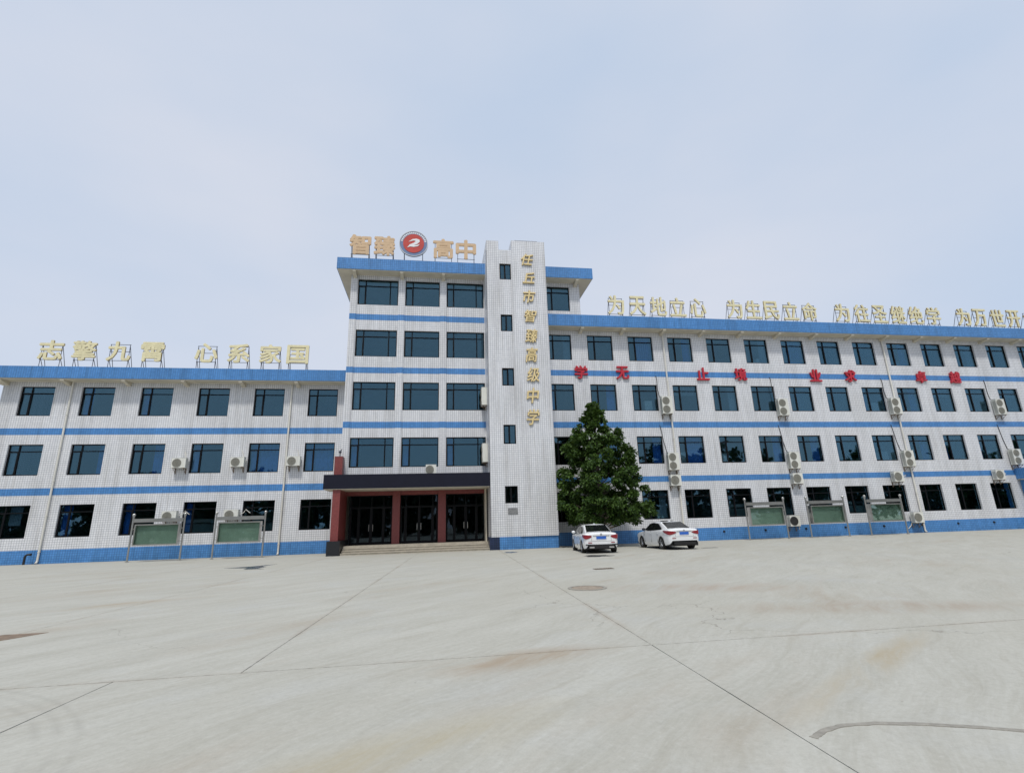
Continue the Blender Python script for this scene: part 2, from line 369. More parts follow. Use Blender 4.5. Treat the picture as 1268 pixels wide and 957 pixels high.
def window_meshes(w, h, lay):
    key = (round(w, 2), round(h, 2), lay)
    if key in _wc: return _wc[key]
    fr = MB(); t = .055; d0, d1 = .10, .17
    if lay == 'wing': vx = [w*.30]; tr = h*.77
    elif lay == 'three': vx = [w*.19, w*.80]; tr = h*.755
    elif lay == 'two': vx = [w*.22]; tr = h*.755
    elif lay == 'slim': vx = [w*.5]; tr = None
    fr.box(0, t, d0, d1, 0, h); fr.box(w-t, w, d0, d1, 0, h); fr.box(t, w-t, d0, d1, 0, t); fr.box(t, w-t, d0, d1, h-t, h)
    for x in vx: fr.box(x-t*.6, x+t*.6, d0-.008, d1, t, h-t)
    xe = [t]+sum([[x-t*.6, x+t*.6] for x in vx], [])+[w-t]
    if tr:
        for i in range(0, len(xe), 2): fr.box(xe[i], xe[i+1], d0, d1, tr-t*.5, tr+t*.5)
    # opening sash: a slimmer inner frame round the narrow light
    a, b, zt = xe[0], xe[1], (tr-t*.5 if tr else h-t)
    for q in ((a, a+.03, t, zt), (b-.03, b, t, zt), (a+.03, b-.03, t, t+.03), (a+.03, b-.03, zt-.03, zt)): fr.box(q[0], q[1], d0-.012, d0+.03, q[2], q[3])
    frame = fr.mesh('window', 'frame_dark'); panes = []
    for i in range(0, len(xe), 2):
        for (za, zb) in ([(t, tr-t*.5), (tr+t*.5, h-t)] if tr else [(t, h-t)]):
            p = MB(); p.box(0, xe[i+1]-xe[i], 0, .012, 0, zb-za); panes.append((p.mesh('pane', 'glass'), (xe[i], d0+.035, za)))
    _wc[key] = (frame, panes); return _wc[key]
_cc = {}
def curtain_mesh(w, h, mat):
    key = (round(w, 2), round(h, 2), mat)
    if key in _cc: return _cc[key]
    n = 28; mb = MB(); vs = []
    for i in range(n+1):
        x = w*i/n; y = .03*math.sin(i*1.7)+.012*math.sin(i*3.1+1)
        vs += [(x, y, 0), (x, y*.6, h)]
    mb.add(vs, [(2*i, 2*i+2, 2*i+3, 2*i+1) for i in range(n)])
    _cc[key] = mb.mesh('curtain', mat, smooth=True); return _cc[key]
def window(parent, x, z, w, h, lay, y, curtain=None):
    base = parent.location/S
    fm, ps = window_meshes(w, h, lay)
    wo_ = obj('window', fm, parent, (x-base[0], y-base[1], z-base[2]))
    tilt = random.uniform(-.004, .004)
    for m_, l_ in ps:
        p = obj('pane', m_, wo_, l_); p.rotation_euler = (random.uniform(-.012, .012), 0, random.uniform(-.010, .010))
    if curtain:
        for (a, b, mt, drop) in curtain:
            obj('curtain', curtain_mesh((b-a)*w, h*drop+.05, mt), wo_, (a*w, .34, h*(1-drop)-.02))
    return wo_
def band(parent, x0, x1, z0, z1, y, proud=.006, name='blue_band', mat='tile_blue'):
    mb = MB(); mb.box(x0, x1, y-proud, y+.05, z0, z1); part(name, mb, mat, parent)
def pipe(parent, x, y, z0, z1):
    mb = MB(); mb.tube([(x, y-.085, z1), (x, y-.085, z0+.12), (x, y-.10, z0+.06), (x, y-.17, z0)], .055, 10)
    for z in [z0+.6+2.0*i for i in range(int((z1-z0)/2.0))]: mb.disc((x, y-.085, z), .072, 'z', 10, .05)
    mb.disc((x, y-.17, z0+.008), .06, 'z', 10, .02); part('downpipe', mb, 'pipe_cream', parent, smooth=False)

def shell(parent, x0, x1, yf, yb, z0, z1, floors, parts_x, front=True):
    """side, back walls and the rooms inside"""
    mb = MB(); mb.box(x0, x0+.2, yf+.24, yb, z0, z1); mb.box(x1-.2, x1, yf+.24, yb, z0, z1); mb.box(x0+.2, x1-.2, yb-.2, yb, z0, z1)
    part('outer_wall', mb, 'tile_white', parent)
    mb = MB()
    for z in floors: mb.box(x0+.2, x1-.2, yf+.245, yb-.2, z-.12, z)
    for x in parts_x: mb.box(x-.06, x+.06, yf+.245, yf+6, z0+.3, z1-.02)
    mb.box(x0+.2, x1-.2, yf+6, yf+6.1, z0+.3, z1-.02)
    part('interior', mb, 'room', parent)
def eave(parent, x0, x1, yf, yb, z0, z1, left_open=False):
    """roof slab with blue tiled fascia and pale soffit"""
    mb = MB(); mb.box(x0, x1, yf, yb, z0+.03, z1, 0); part('roof_fascia', mb, 'tile_blue', parent)
    mb = MB(); mb.box(x0+.05, x1-.05, yf+.05, yb-.05, z0-.02, z0+.03); part('soffit', mb, 'beige', parent)
    mb = MB(); mb.box(x0+.15, x1-.15, yf+.15, yb-.15, z1-.01, z1+.03); part('roof_deck', mb, 'roof_grey', parent)
def beams(parent, xs_, yf, yw, z, h=.26):
    for x in xs_:
        mb = MB(); a, b = x-.11, x+.11
        mb.add([(a, yf+.06, z-.02), (b, yf+.06, z-.02), (b, yf+.06, z-.10), (a, yf+.06, z-.10), (a, yw, z-.02), (b, yw, z-.02), (b, yw, z-h), (a, yw, z-h)],
               [(0, 1, 2, 3), (4, 7, 6, 5), (0, 4, 5, 1), (1, 5, 6, 2), (2, 6, 7, 3), (3, 7, 4, 0)])
        part('soffit_beam', mb, 'beige', parent)

# ------------------------------------------------------------------ left wing
YL = 1.9; WH = FL[0][1]-FL[0][0]
left = thing('classroom_wing', 'three-storey white tiled wing with blue bands, lower of the two wings', 'building', (-16, YL, 0))
LX0, LX1 = -26.2, -5.4
lwin = [-23.335-1.86+3.37*i for i in range(6)]
ops = [(x, x+1.86, a, b) for x in lwin for a, b in FL[:3]]
mb = MB(); wall_grid(mb, LX0, LX1, 0, 10.80, ops, YL); part('wall', mb, 'tile_white', left)
shell(left, LX0, LX1, YL, 13.5, 0, 10.78, [.35, 4.05, 7.65], [-23.0+3.37*i+.9 for i in range(0, 6, 2)])
for z0, z1 in ((3.84, 4.25), (7.44, 7.84)): band(left, LX0, LX1, z0, z1, YL)
band(left, LX0, LX1, 0, .76, YL, .012, 'plinth')
eave(left, -27.0, -5.72, YL-.8, 13.9, 10.76, 11.53)
beams(left, [-26.0+3.4*i for i in range(6)], YL-.8, YL, 10.76)
for x in (-22.36, -9.40): pipe(left, x, YL, .06, 10.74)
CB, CG = 'curtain_blue', 'curtain_grey'
lc = {(2, 1): [(.62, .98, CB, 1)], (4, 1): [(.05, .95, CB, 1)], (5, 1): [(.03, .97, CB, 1)], (1, 0): [(.04, .3, CB, 1)], (2, 0): [(.02, .30, CB, 1)], (3, 0): [(.02, .2, CB, 1)], (3, 1): [(.02, .25, CB, 1)],
      (1, 1): [(.75, .98, CB, 1)], (1, 2): [(.02, .3, CB, 1)], (2, 2): [(.02, .28, CB, 1)], (0, 1): [(.03, .2, CG, 1)], (0, 0): [(.35, .7, CG, .6)]}
for i, x in enumerate(lwin):
    for f in range(3): window(left, x, FL[f][0], 1.86, WH, 'wing', YL, lc.get((i, f)))

# ------------------------------------------------------------------ entrance block
ctr = thing('entrance_block', 'five-storey white tiled entrance block with dark canopy and red granite piers', 'building', (0, 0, 0))
CX0, CX1, CXR = -5.71, 5.0, 10.06
cw = [(-5.25, 2.64, 'three'), (-2.13, 2.30, 'two'), (.65, 2.53, 'three')]
ops = [(x, x+w_, FL[f][0], FL[f][1]) for x, w_, _ in cw for f in range(1, 5)]
doors = [(-5.10, -2.58), (-2.11, .17), (.66, 3.12)]
mb = MB(); wall_grid(mb, CX0, CX1, 4.0, 18.0, ops, 0); part('wall', mb, 'tile_white', ctr)
mb = MB(); wall_grid(mb, CX1, CXR, 15.16, 18.0, [(7.50, 9.31, FL[4][0], FL[4][1])], 0); part('wall', mb, 'tile_white', ctr)
shell(ctr, CX0, CX1, 0, 13, 0, 17.98, [.45, 4.05, 7.65, 11.2, 14.8], [-2.35, .42])
mb = MB(); mb.box(CXR-.2, CXR, .24, 13, 15.20, 17.98); mb.box(CX1, CXR-.2, 12.8, 13, 15.20, 17.98); part('outer_wall', mb, 'tile_white', ctr)
for z0, z1 in ((7.45, 7.85), (11.03, 11.42), (14.69, 15.10)): band(ctr, CX0+.42, 3.2, z0, z1, 0)
# pilasters with their own band pieces
for x0, x1 in ((CX0, -5.29), (-2.56, -2.16), (.21, .61)):
    z = [4.45, 7.45, 7.85, 11.03, 11.42, 14.69, 15.10, 17.9]
    for k in range(7):
        mb = MB(); mb.box(x0, x1, -.07, .02, z[k], z[k+1]); part('pilaster' if k % 2 == 0 else 'blue_band', mb, 'tile_white' if k % 2 == 0 else 'tile_blue', ctr)
eave(ctr, -6.55, 10.87, -.8, 13.4, 17.93, 18.76)
beams(ctr, [-5.45, -2.36, .41, 9.75], -.8, 0, 17.93, .3)
cc = {(0, 1): [(.03, .18, CB, 1)], (2, 1): [(.03, .17, CB, 1)], (1, 1): [(.03, .2, CB, 1)], (0, 2): [(.02, .15, CG, 1)]}
for i, (x, w_, lay) in enumerate(cw):
    for f in range(1, 5): window(ctr, x, FL[f][0], w_, WH, lay, 0, cc.get((i, f)))
window(ctr, 7.50, FL[4][0], 1.81, WH, 'wing', 0)
# porch: floor, steps, piers, canopy, doors
DY = .55
mb = MB(); mb.box(-5.15, 3.14, -1.0, DY+3, 0, .46); part('landing', mb, 'step_stone', ctr)
for k, (ya, zz) in enumerate(((-1.9, .115), (-1.6, .23), (-1.3, .345))):
    mb = MB(); mb.box(-5.14, 3.13, ya, ya+.299, 0, zz-.03); mb.box(-5.14, 3.13, ya-.025, ya+.299, zz-.0299, zz); part('step', mb, 'step_stone', ctr)
mb = MB(); mb.box(-5.76, -5.34, -1.72, DY+.1, .78, 3.585); part('granite_pier', mb, 'red_granite', ctr)
mb = MB(); mb.box(-5.88, -5.17, -1.95, DY+.1, 0, .78); part('pier_base', mb, 'black_granite', ctr)
mb = MB(); mb.box(-5.97, -5.50, -.62, -.08, 4.43, 5.62); part('granite_pier', mb, 'red_granite', ctr)
mb = MB(); mb.tube([(-5.72, -.35, 5.62), (-5.72, -.35, 5.85)], .03, 6); mb.ball((-5.72, -.35, 5.92), .09); mb.tube([(-5.72, -.35, 5.9), (-5.62, -.35, 6.1)], .025, 6); part('post_lamp', mb, 'steel_dark', ctr)
for x0, x1 in ((-2.57, -2.12), (.18, .65)):
    mb = MB(); mb.box(x0, x1, DY-.35, DY+.1, .46, 3.585); part('granite_pier', mb, 'red_granite', ctr)
mb = MB()
for x0, x1 in ((-5.339, -2.571), (-2.119, .179), (.651, 3.22)): mb.box(x0, x1, DY-.25, DY+.1, 3.34, 3.585)
part('granite_lintel', mb, 'red_granite', ctr)
mb = MB(); mb.box(-6.28, 3.215, -1.85, .02 if False else -.005, 3.62, 4.42); part('canopy', mb, 'navy_panel', ctr)
mb = MB(); mb.box(-6.24, 3.20, -1.82, -.01, 3.585, 3.62); mb.box(-5.34, 3.2, -.01, DY+3, 3.59, 3.70); part('canopy_soffit', mb, 'beige', ctr)
mb = MB(); mb.box(CX0, CX0+.3, 0, 3, .0, 4.0); mb.box(3.05, 3.13, -.3, 3, .46, 3.585); part('porch_wall', mb, 'beige', ctr)
def door_set(x0, x1, lay):
    W = x1-x0; z0, z1 = .46, 3.34; t = .05; y = DY
    fr = MB(); V = [x0+W*f for f in lay]; tr = 2.62
    fr.box(x0, x0+t, y, y+.1, z0, z1); fr.box(x1-t, x1, y, y+.1, z0, z1); fr.box(x0+t, x1-t, y, y+.1, z1-t, z1)
    e = [x0+t]
    for v in V: fr.box(v-t/2, v+t/2, y-.005, y+.1, z0, z1-t); e += [v-t/2, v+t/2]
    e.append(x1-t)
    for i in range(0, len(e), 2): fr.box(e[i], e[i+1], y, y+.1, tr, tr+t)
    d = part('door_frame', fr, 'frame_dark', ctr)
    for i in range(0, len(e), 2):
        p = MB(); p.box(e[i], e[i+1], y+.04, y+.052, tr+t, z1-t); obj('pane', p.mesh('pane', 'door_glass'), d)
        lf = MB(); a, b = e[i], e[i+1]; q = .055
        lf.box(a, a+q, y-.02, y+.06, z0+.01, tr); lf.box(b-q, b, y-.02, y+.06, z0+.01, tr); lf.box(a+q, b-q, y-.02, y+.06, tr-q, tr); lf.box(a+q, b-q, y-.02, y+.06, z0+.01, z0+.14)
        obj('door_leaf', lf.mesh('door_leaf', 'frame_dark'), d)
        p = MB(); p.box(a+q, b-q, y+.015, y+.027, z0+.14, tr-q); obj('pane', p.mesh('pane', 'door_glass'), d)
        if 0 < i < len(e)-2:
            h = MB(); hx = b-.09 if i == 2 else a+.09
            h.tube([(hx, y-.03, 1.25), (hx, y-.09, 1.25), (hx, y-.09, 1.62), (hx, y-.03, 1.62)], .018, 6); obj('door_handle', h.mesh('door_handle', 'steel'), d)
door_set(*doors[0], (.21, .5, .79)); door_set(*doors[1], (.14, .5, .86)); door_set(*doors[2], (.21, .5, .77))

# ------------------------------------------------------------------ stair tower
TY = -1.9
tow = thing('stair_tower', 'slim white tiled stair tower with vertical gold lettering and small windows', 'tower', (5.2, TY, 0))
tw = [(4.08, 4.85, 17.06, 18.22), (4.08, 4.85, 13.40, 14.56), (4.08, 4.85, 9.77, 10.92), (4.08, 4.85, 6.10, 7.29), (4.08, 4.85, 2.59, 3.59)]
mb = MB(); wall_grid(mb, 3.22, 7.18, 0, 19.24, tw, TY)
mb.box(3.22, 4.05, TY, TY+.3, 19.24, 19.90)
part('wall', mb, 'tile_white', tow)
mb = MB(); mb.box(3.22, 3.40, TY+.24, 3.0, 0, 19.24); mb.box(7.0, 7.18, TY+.24, 3.0, 0, 19.24); mb.box(3.4, 7.0, 2.8, 3.0, 0, 19.24); mb.box(3.4, 7.0, TY+.24, 2.8, 19.1, 19.24)
mb.box(3.22, 3.40, TY+.3, 1.2, 19.24, 19.90); part('outer_wall', mb, 'tile_white', tow)
mb = MB(); mb.box(3.4, 7.0, TY+2.2, TY+2.3, 0, 19.1)
for z in (4.9, 8.5, 12.1, 15.8): mb.box(3.4, 7.0, TY+.26, TY+2.2, z-.12, z)
part('interior', mb, 'room', tow)
mb = MB(); mb.box(4.90, 7.19, TY-.10, TY-.001, .705, 19.24); mb.box(4.90, 7.19, TY-.10, TY+1.2, 19.2401, 19.92); part('fin', mb, 'tile_white', tow)
mb = MB(); mb.box(5.15, 6.7, TY-.06, TY+.6, 19.92, 19.97); part('coping', mb, 'steel_dark', tow)
band(tow, 3.70, 7.185, 0, .70, TY, .02, 'plinth')
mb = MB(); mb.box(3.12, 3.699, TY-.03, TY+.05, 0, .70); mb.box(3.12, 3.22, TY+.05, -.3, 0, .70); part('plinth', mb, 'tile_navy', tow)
for a, b, c, d in tw: window(tow, a, c, b-a, d-c, 'slim', TY)
mb = MB(); mb.box(4.23, 4.80, TY-.03, TY, 1.96, 2.32); p = tag(obj('wall_plaque', mb.mesh('wall_plaque', 'plaque', org=(4.5, TY, 2.1)), None, (4.5, TY, 2.1)), 'small grey metal plaque on the stair tower under its lowest window', 'plaque')

# ------------------------------------------------------------------ right wing
rgt = thing('classroom_wing', 'long four-storey white tiled wing with blue bands, red lettering and air conditioners', 'building', (30, 0, 0))
RX0, RX1 = 5.01, 56.0
rwin = [13.343+2.973*i for i in range(-2, 14)]
ops = [(x, x+1.83, a, b) for i, x in enumerate(rwin) for f, (a, b) in enumerate(FL[:4]) if not (f == 0 and i >= 12)]
mb = MB(); wall_grid(mb, RX0, RX1, 0, 14.36, ops, 0); part('wall', mb, 'tile_white', rgt)
shell(rgt, RX0, RX1, 0, 13, 0, 14.34, [.35, 4.05, 7.65, 11.2], [10.0+2.973*i-.55 for i in range(0, 15, 3)])
for z0, z1 in ((3.82, 4.19), (7.44, 7.84), (11.03, 11.42)): band(rgt, 7.2, RX1, z0, z1, 0)
band(rgt, 7.2, RX1, 0, .80, 0, .012, 'plinth')
eave(rgt, 7.2, 57, -.8, 13.4, 14.33, 15.19)
beams(rgt, [9.9+2.973*i for i in range(0, 15)], -.8, 0, 14.33)
for x in (15.95, 33.72): pipe(rgt, x, 0, .06, 14.3)
rc = {}
rr = random.Random(3)
for i in range(16):
    for f in range(4):
        u = rr.random()
        if f == 0: rc[(i, f)] = [(.7, .96, CG, 1)] if u < .3 else None
        elif u < .30: rc[(i, f)] = [(.66, .97, CB, 1)]
        elif u < .45: rc[(i, f)] = [(.04, .28, CB, 1)]
        elif u < .52: rc[(i, f)] = [(.33, .97, CB, 1)]
        elif u < .62: rc[(i, f)] = [(.72, .97, CG, 1)]
        elif u < .70: rc[(i, f)] = [(.03, .97, CG, .35)]
for i, x in enumerate(rwin):
    for f in range(4):
        if f == 0 and i >= 12: continue
        window(rgt, x, FL[f][0], 1.83, WH, 'wing', 0, rc.get((i, f)))
for i in range(4, 13):
    x = rwin[i]-.55; mb = MB(); mb.tube([(x, -.10, .52), (x, .03, .54)], .045, 8); mb.box(x-.07, x+.07, -.03, -.012, .47, .60); part('plinth_outlet', mb, 'black_plastic', rgt)
NUM = ('first', 'second', 'third', 'fourth', 'fifth', 'sixth', 'seventh', 'eighth', 'ninth', 'tenth', 'eleventh', 'twelfth'); FLN = ('ground', 'second', 'third', 'top')
for (i, f, a, h_) in ((2, 3, .62, .62), (5, 3, .6, .5), (2, 2, .55, .8), (8, 2, .55, .75), (3, 1, .1, .8), (4, 1, .08, .7), (8, 1, .5, .7), (11, 1, .45, .7), (2, 0, .6, .6), (9, 3, .5, .5)):
    x = rwin[i]+1.83*a; z = FL[f][0]-.9; mb = MB(); mb.box(0, .55, 0, .4, 0, .9+h_); mb.box(.268, .282, -.012, 0, .1, .85+h_); mb.box(.0, .55, -.008, 0, .88+h_, .9+h_)
    tag(obj('cabinet', mb.mesh('cabinet', 'cabinet'), None, (x, .45, z)), f'pale cabinet inside the {NUM[i]} {FLN[f]}-floor window of the long wing from the stair tower', 'cabinet', 'cabinets behind the long wing windows')
# side porch at the far end
mb = MB(); mb.box(42.5, 52, -2.6, -.02, 3.52, 4.30); part('porch_canopy', mb, 'tile_blue', rgt)
mb = MB(); mb.box(42.56, 51.9, -2.55, -.03, 3.46, 3.52); part('porch_soffit', mb, 'beige', rgt)
mb = MB(); mb.box(42.75, 43.15, -.9, -.02, 0, 3.46); part('porch_pier', mb, 'tile_blue', rgt)

# ------------------------------------------------------------------ lettering
_tx = {}
def glyph(ch, h, wd, depth, bold, shear=0., stack=0.):
    key = (ch, h, wd, depth, bold, shear, stack)
    if key in _tx: return _tx[key]
    cu = bpy.data.curves.new('t', 'FONT'); cu.body = ch; cu.size = 1; cu.extrude = .05; cu.offset = bold; cu.resolution_u = 3; cu.shear = shear
    o = bpy.data.objects.new('t', cu); col.objects.link(o); dg = bpy.context.evaluated_depsgraph_get(); dg.update()
    me = bpy.data.meshes.new_from_object(o.evaluated_get(dg)); bpy.data.objects.remove(o)
    V = [v.co.copy() for v in me.vertices]; F = [tuple(p.vertices) for p in me.polygons]
    x0, x1 = min(v.x for v in V), max(v.x for v in V); y0, y1 = min(v.y for v in V), max(v.y for v in V)
    sxx = wd/max(x1-x0, .01) if wd else h/.95; syy = h/max(y1-y0, .01)
    if not wd: syy = h/.95
    mid = (y0+y1)/2; mx_ = (x0+x1)/2
    mb = MB(); side = []
    mb.v = [((v.x-mx_)*sxx, -(v.z/.05)*depth/2, (v.y-mid)*syy) for v in V]; mb.f = F
    mb.m = [0 if abs(me.polygons[i].normal.z) > .7 else 1 for i in range(len(F))]
    if stack:
        V0, F0, M0 = list(mb.v), list(mb.f), list(mb.m)
        for k, (dx, dz) in enumerate(((1, 0), (-1, 0), (0, 1), (0, -1), (.7, .7), (-.7, .7), (.7, -.7), (-.7, -.7))):
            o_ = len(mb.v); e = .0025*(k+1); mb.v += [(x+dx*stack, y*(1-.03*(k+1)), z+dz*stack) for x, y, z in V0]; mb.f += [tuple(i+o_ for i in f_) for f_ in F0]; mb.m += M0
    bpy.data.meshes.remove(me); _tx[key] = mb; return mb
def mesh_nonrec(mb, name, mats, scale=S):
    me = bpy.data.meshes.new(name); me.from_pydata([tuple(c*scale for c in v) for v in mb.v], [], mb.f)
    for m in mats: me.materials.append(M[m])
    me.polygons.foreach_set('material_index', mb.m); me.update(); return me

def sign_frame(w_, h, zb, lean):
    """angle-iron A-frame: rails behind the character, posts to the roof, raking struts"""
    mb = MB(); r = .018
    for s_ in (-1, 1):
        x = s_*w_*.40
        mb.tube([(x, .07, -zb), (x, .07, h*.86)], r, 5); mb.tube([(x, .07, h*.80), (x+.02, .62, -zb)], r, 5); mb.tube([(x, .07, h*.12), (x+.01, .42, -zb)], r, 5)
    for z in (.05, h*.5, h*.86): mb.tube([(-w_*.43, .07, z), (w_*.43, .07, z)], r, 5)
    return mb
def roof_char(ch, x, y, zb, h, wd, roof, label, group, face, side, bold=.014, stack=0., cat='sign'):
    t = thing('rooftop_character', label, cat, (x, y, roof), 0, group)
    o = obj('character', mesh_nonrec(glyph(ch, h-2*stack, wd-2*stack, .10, bold, 0., stack), 'character', [face, side]), t, (0, 0, zb-roof+h/2))
    fr = sign_frame(wd, h, zb-roof-.03, 0); obj('support_frame', fr.mesh('support_frame', 'steel_dark'), t, (0, 0, zb-roof))
    return t
for i, (ch, x) in enumerate(zip('志擎九霄心系家国', (-23.72, -21.85, -19.88, -17.95, -14.74, -12.78, -10.82, -9.12))):
    roof_char(ch, x, 1.45, 12.03, 1.30, 1.38, 11.56, f'pale gold rooftop character {ch}, {NUM[7-i]} from the entrance block on the three-storey wing', 'motto on the three-storey wing', 'pale_gold', 'gold_side', 0., .038)
for i, (ch, x) in enumerate(zip('智臻高中', (-5.18, -3.58, .39, 1.95))):
    roof_char(ch, x, -.45, 19.20, 1.50, 1.42, 18.79, f'tan rooftop character {ch} on the entrance block, ' + ('at the outer roof corner', 'just before the round emblem', 'just after the round emblem', 'closest to the stair tower')[i], 'school name on the entrance block roof', 'tan_face', 'tan_face', 0., .055)
RC = [('为', 12.51), ('天', 14.12), ('地', 15.69), ('立', 17.16), ('心', 18.72), ('为', 21.60), ('生', 23.10), ('民', 24.55), ('立', 26.12), ('命', 27.70), ('为', 30.44), ('往', 32.12), ('圣', 33.68), ('继', 35.27), ('绝', 36.85), ('学', 38.44), ('为', 41.17), ('万', 42.70), ('世', 44.35), ('开', 45.90), ('太', 47.5)]
NTH = {0: 'first', 5: 'second', 10: 'third', 16: 'fourth'}; seg = [0]*5+[1]*5+[2]*6+[3]*5
ORD = ('first', 'second', 'third', 'fourth')
for i, (ch, x) in enumerate(RC):
    roof_char(ch, x, -.5, 15.42, 1.45, 1.22, 15.22, f'cream rooftop character {ch}, {NUM[i-seg.index(seg[i])]} of the {ORD[seg[i]]} phrase from the stair tower on the long wing', 'motto on the four-storey wing', 'pale_gold', 'gold_side', 0., .026)
for i, (ch, x) in enumerate(zip('学无止境业求卓越', (9.77, 12.72, 18.67, 21.56, 27.52, 30.41, 36.42, 39.42))):
    o = obj('wall_character', mesh_nonrec(glyph(ch, .88, .88, .12, 0., 0., .024), 'wall_character', ['red_letter', 'red_letter']), None, (x, -.08, 11.27))
    tag(o, f'red wall character {ch} over the blue band, {NUM[i]} from the stair tower', 'sign', 'red motto on the long wing')
for i, (ch, (x, z, h)) in enumerate(zip('任丘市智臻高级中学', ((5.95, 18.49, .86), (6.0, 17.16, .80), (6.0, 15.81, .92), (6.03, 14.44, .86), (6.03, 13.06, .95), (6.0, 11.78, 1.0), (6.04, 10.46, .95), (5.97, 9.1, 1.0), (5.93, 7.73, 1.02)))):
    o = obj('wall_character', mesh_nonrec(glyph(ch, h*.95, .80, .10, 0., .20, .014), 'wall_character', ['gold', 'gold_side']), None, (x, TY-.155, z))
    o.rotation_euler = (0, R(random.uniform(-4, 4)), 0)
    tag(o, f'gold slanted character {ch} on the stair tower, {NUM[i]} from the top', 'sign', 'gold name on the stair tower')

# emblem
em = thing('round_emblem', 'round school emblem with blue ring and white swoosh on red, on the roof', 'emblem', (-1.64, -.45, 18.79))
EZ = 20.20-18.79; ER = .97
mb = MB(); mb.disc((0, 0, EZ), ER, 'y', 48, .12); part('ring', mb, 'emblem_blue', em, org=(0, 0, 0))
mb = MB(); mb.disc((0, -.065, EZ), ER*1.0, 'y', 48, .03, 0, ER*.95); part('rim', mb, 'steel', em, org=(0, 0, 0))
mb = MB(); mb.disc((0, -.07, EZ), ER*.73, 'y', 48, .03); part('red_field', mb, 'emblem_red', em, org=(0, 0, 0))
def blade(pts, y, d=.02):
    n = len(pts); mb = MB(); mb.add([(a, y, b+EZ) for a, b in pts]+[(a, y-d, b+EZ) for a, b in pts], [tuple(range(n)), tuple(range(2*n-1, n-1, -1))]+[(i, (i+1) % n, (i+1) % n+n, i+n) for i in range(n)]); return mb
sw = [(.86*a_, .86*b_) for a_, b_ in [(-.42, .10), (-.10, .36), (.22, .42), (.46, .34), (.48, .16), (.30, -.04), (.02, -.16), (.30, -.14), (.50, -.04), (.34, -.24), (.02, -.32), (-.26, -.30), (-.50, -.40), (-.30, -.12), (.02, .04), (.18, .20), (.04, .26), (-.16, .20)]]
part('swoosh', blade(sw, -.087), 'white_mark', em, org=(0, 0, 0))
mb = MB()
for k in range(-8, 9):
    t = R(90+k*9.5); rr_ = ER*.84; c, s_ = math.cos(t), math.sin(t)
    q = [(-.045, -.06), (.045, -.06), (.045, .06), (-.045, .06)]
    P = [(c*rr_+a*s_+b*c, s_*rr_-a*c+b*s_) for a, b in q]; m2 = blade(P, -.062, .012); mb.add(m2.v, m2.f)
part('ring_marks', mb, 'white_mark', em, org=(0, 0, 0))['kind'] = 'stuff'
mb = MB()
for s_ in (-1, 1):
    mb.tube([(s_*.62, .08, 0), (s_*.62, .08, EZ)], .022, 5); mb.tube([(s_*.62, .08, EZ*.9), (s_*.62, .8, 0)], .018, 5)
mb.tube([(-.7, .08, EZ-.3), (.7, .08, EZ-.3)], .02, 5); part('support_frame', mb, 'steel_dark', em, org=(0, 0, 0))

# ------------------------------------------------------------------ air conditioners
_ac = {}
def ac_meshes(w_, h, fans, dark):
    key = (w_, h, fans, dark)
    if key in _ac: return _ac[key]
    d = .32
    b = MB(); b.box(-w_/2, w_/2, -d, 0, -h/2, h/2)
    b.box(-w_/2-.008, w_/2+.008, -d-.008, .0, h/2, h/2+.015); b.box(w_*.30, w_*.302, -d-.004, -d, -h/2+.04, h/2-.04)
    body = b.mesh('casing', 'ac_white')
    gr = []
    fr = min(w_*.40, h/fans*.44); cxx = -w_*.12
    for k in range(fans):
        cz = -h/2+h/fans*(k+.5)
        g_ = MB(); g_.disc((cxx, -d-.006, cz), fr, 'y', 20, .02)
        gm = g_.mesh('fan_opening', 'ac_dark' if dark else 'ac_grille')
        r_ = MB()
        for q in range(1, 5): r_.disc((cxx, -d-.022, cz), fr*q/4, 'y', 20, .012, 0, fr*q/4-.012)
        for q in range(6):
            t = math.pi*q/6; r_.tube([(cxx-fr*math.cos(t), -d-.02, cz-fr*math.sin(t)), (cxx+fr*math.cos(t), -d-.02, cz+fr*math.sin(t))], .006, 4)
        gr.append((gm, r_.mesh('grille', 'ac_grille' if not dark else 'ac_dark')))
    v = MB()
    for k in range(int(h/.06)-2): v.box(-w_/2-.006, -w_/2, -d+.04, -.05, -h/2+.06+k*.06, -h/2+.085+k*.06)
    vent = v.mesh('side_vent', 'ac_grille')
    br = MB()
    for s_ in (-1, 1):
        x = s_*w_*.36; br.box(x-.02, x+.02, -d-.02, .10, -h/2-.04, -h/2); br.box(x-.02, x+.02, .06, .10, -h/2-.34, -h/2-.04)
        br.tube([(x, -d+.04, -h/2-.03), (x, .08, -h/2-.32)], .014, 5)
    _ac[key] = (body, gr, vent, br.mesh('bracket', 'rust')); return _ac[key]
def ac(x, y, z, w_, h, fans, label, group, hose=None, dark=False, bracket=True, rot=0):
    """y = wall plane; the unit hangs 0.1 clear of it"""
    t = thing('air_conditioner', label, 'air conditioner', (x, y-.10 if rot == 0 else y, z), rot, group)
    body, gr, vent, br = ac_meshes(w_, h, fans, dark)
    obj('casing', body, t); obj('side_vent', vent, t)
    for gm, rm in gr:
        o = obj('fan_opening', gm, t); obj('grille', rm, o)
    if bracket: obj('bracket', br, t)
    if hose:
        m = MB(); m.tube([Vector(p)-Vector((x, y-.10, z)) for p in hose], .022, 6); obj('hose', m.mesh('hose', 'cable' if fans == 2 else 'pipe_cream'), t)
def hose_to(x, z, x2, z2, y): return [(x, y-.10, z), (x-.05, y-.03, z+.12), (x*.6+x2*.4-.05, y-.025, z*.6+z2*.4), (x2+.05, y-.025, z2*.85+z*.15), (x2, y-.02, z2), (x2, y+.08, z2+.05)]
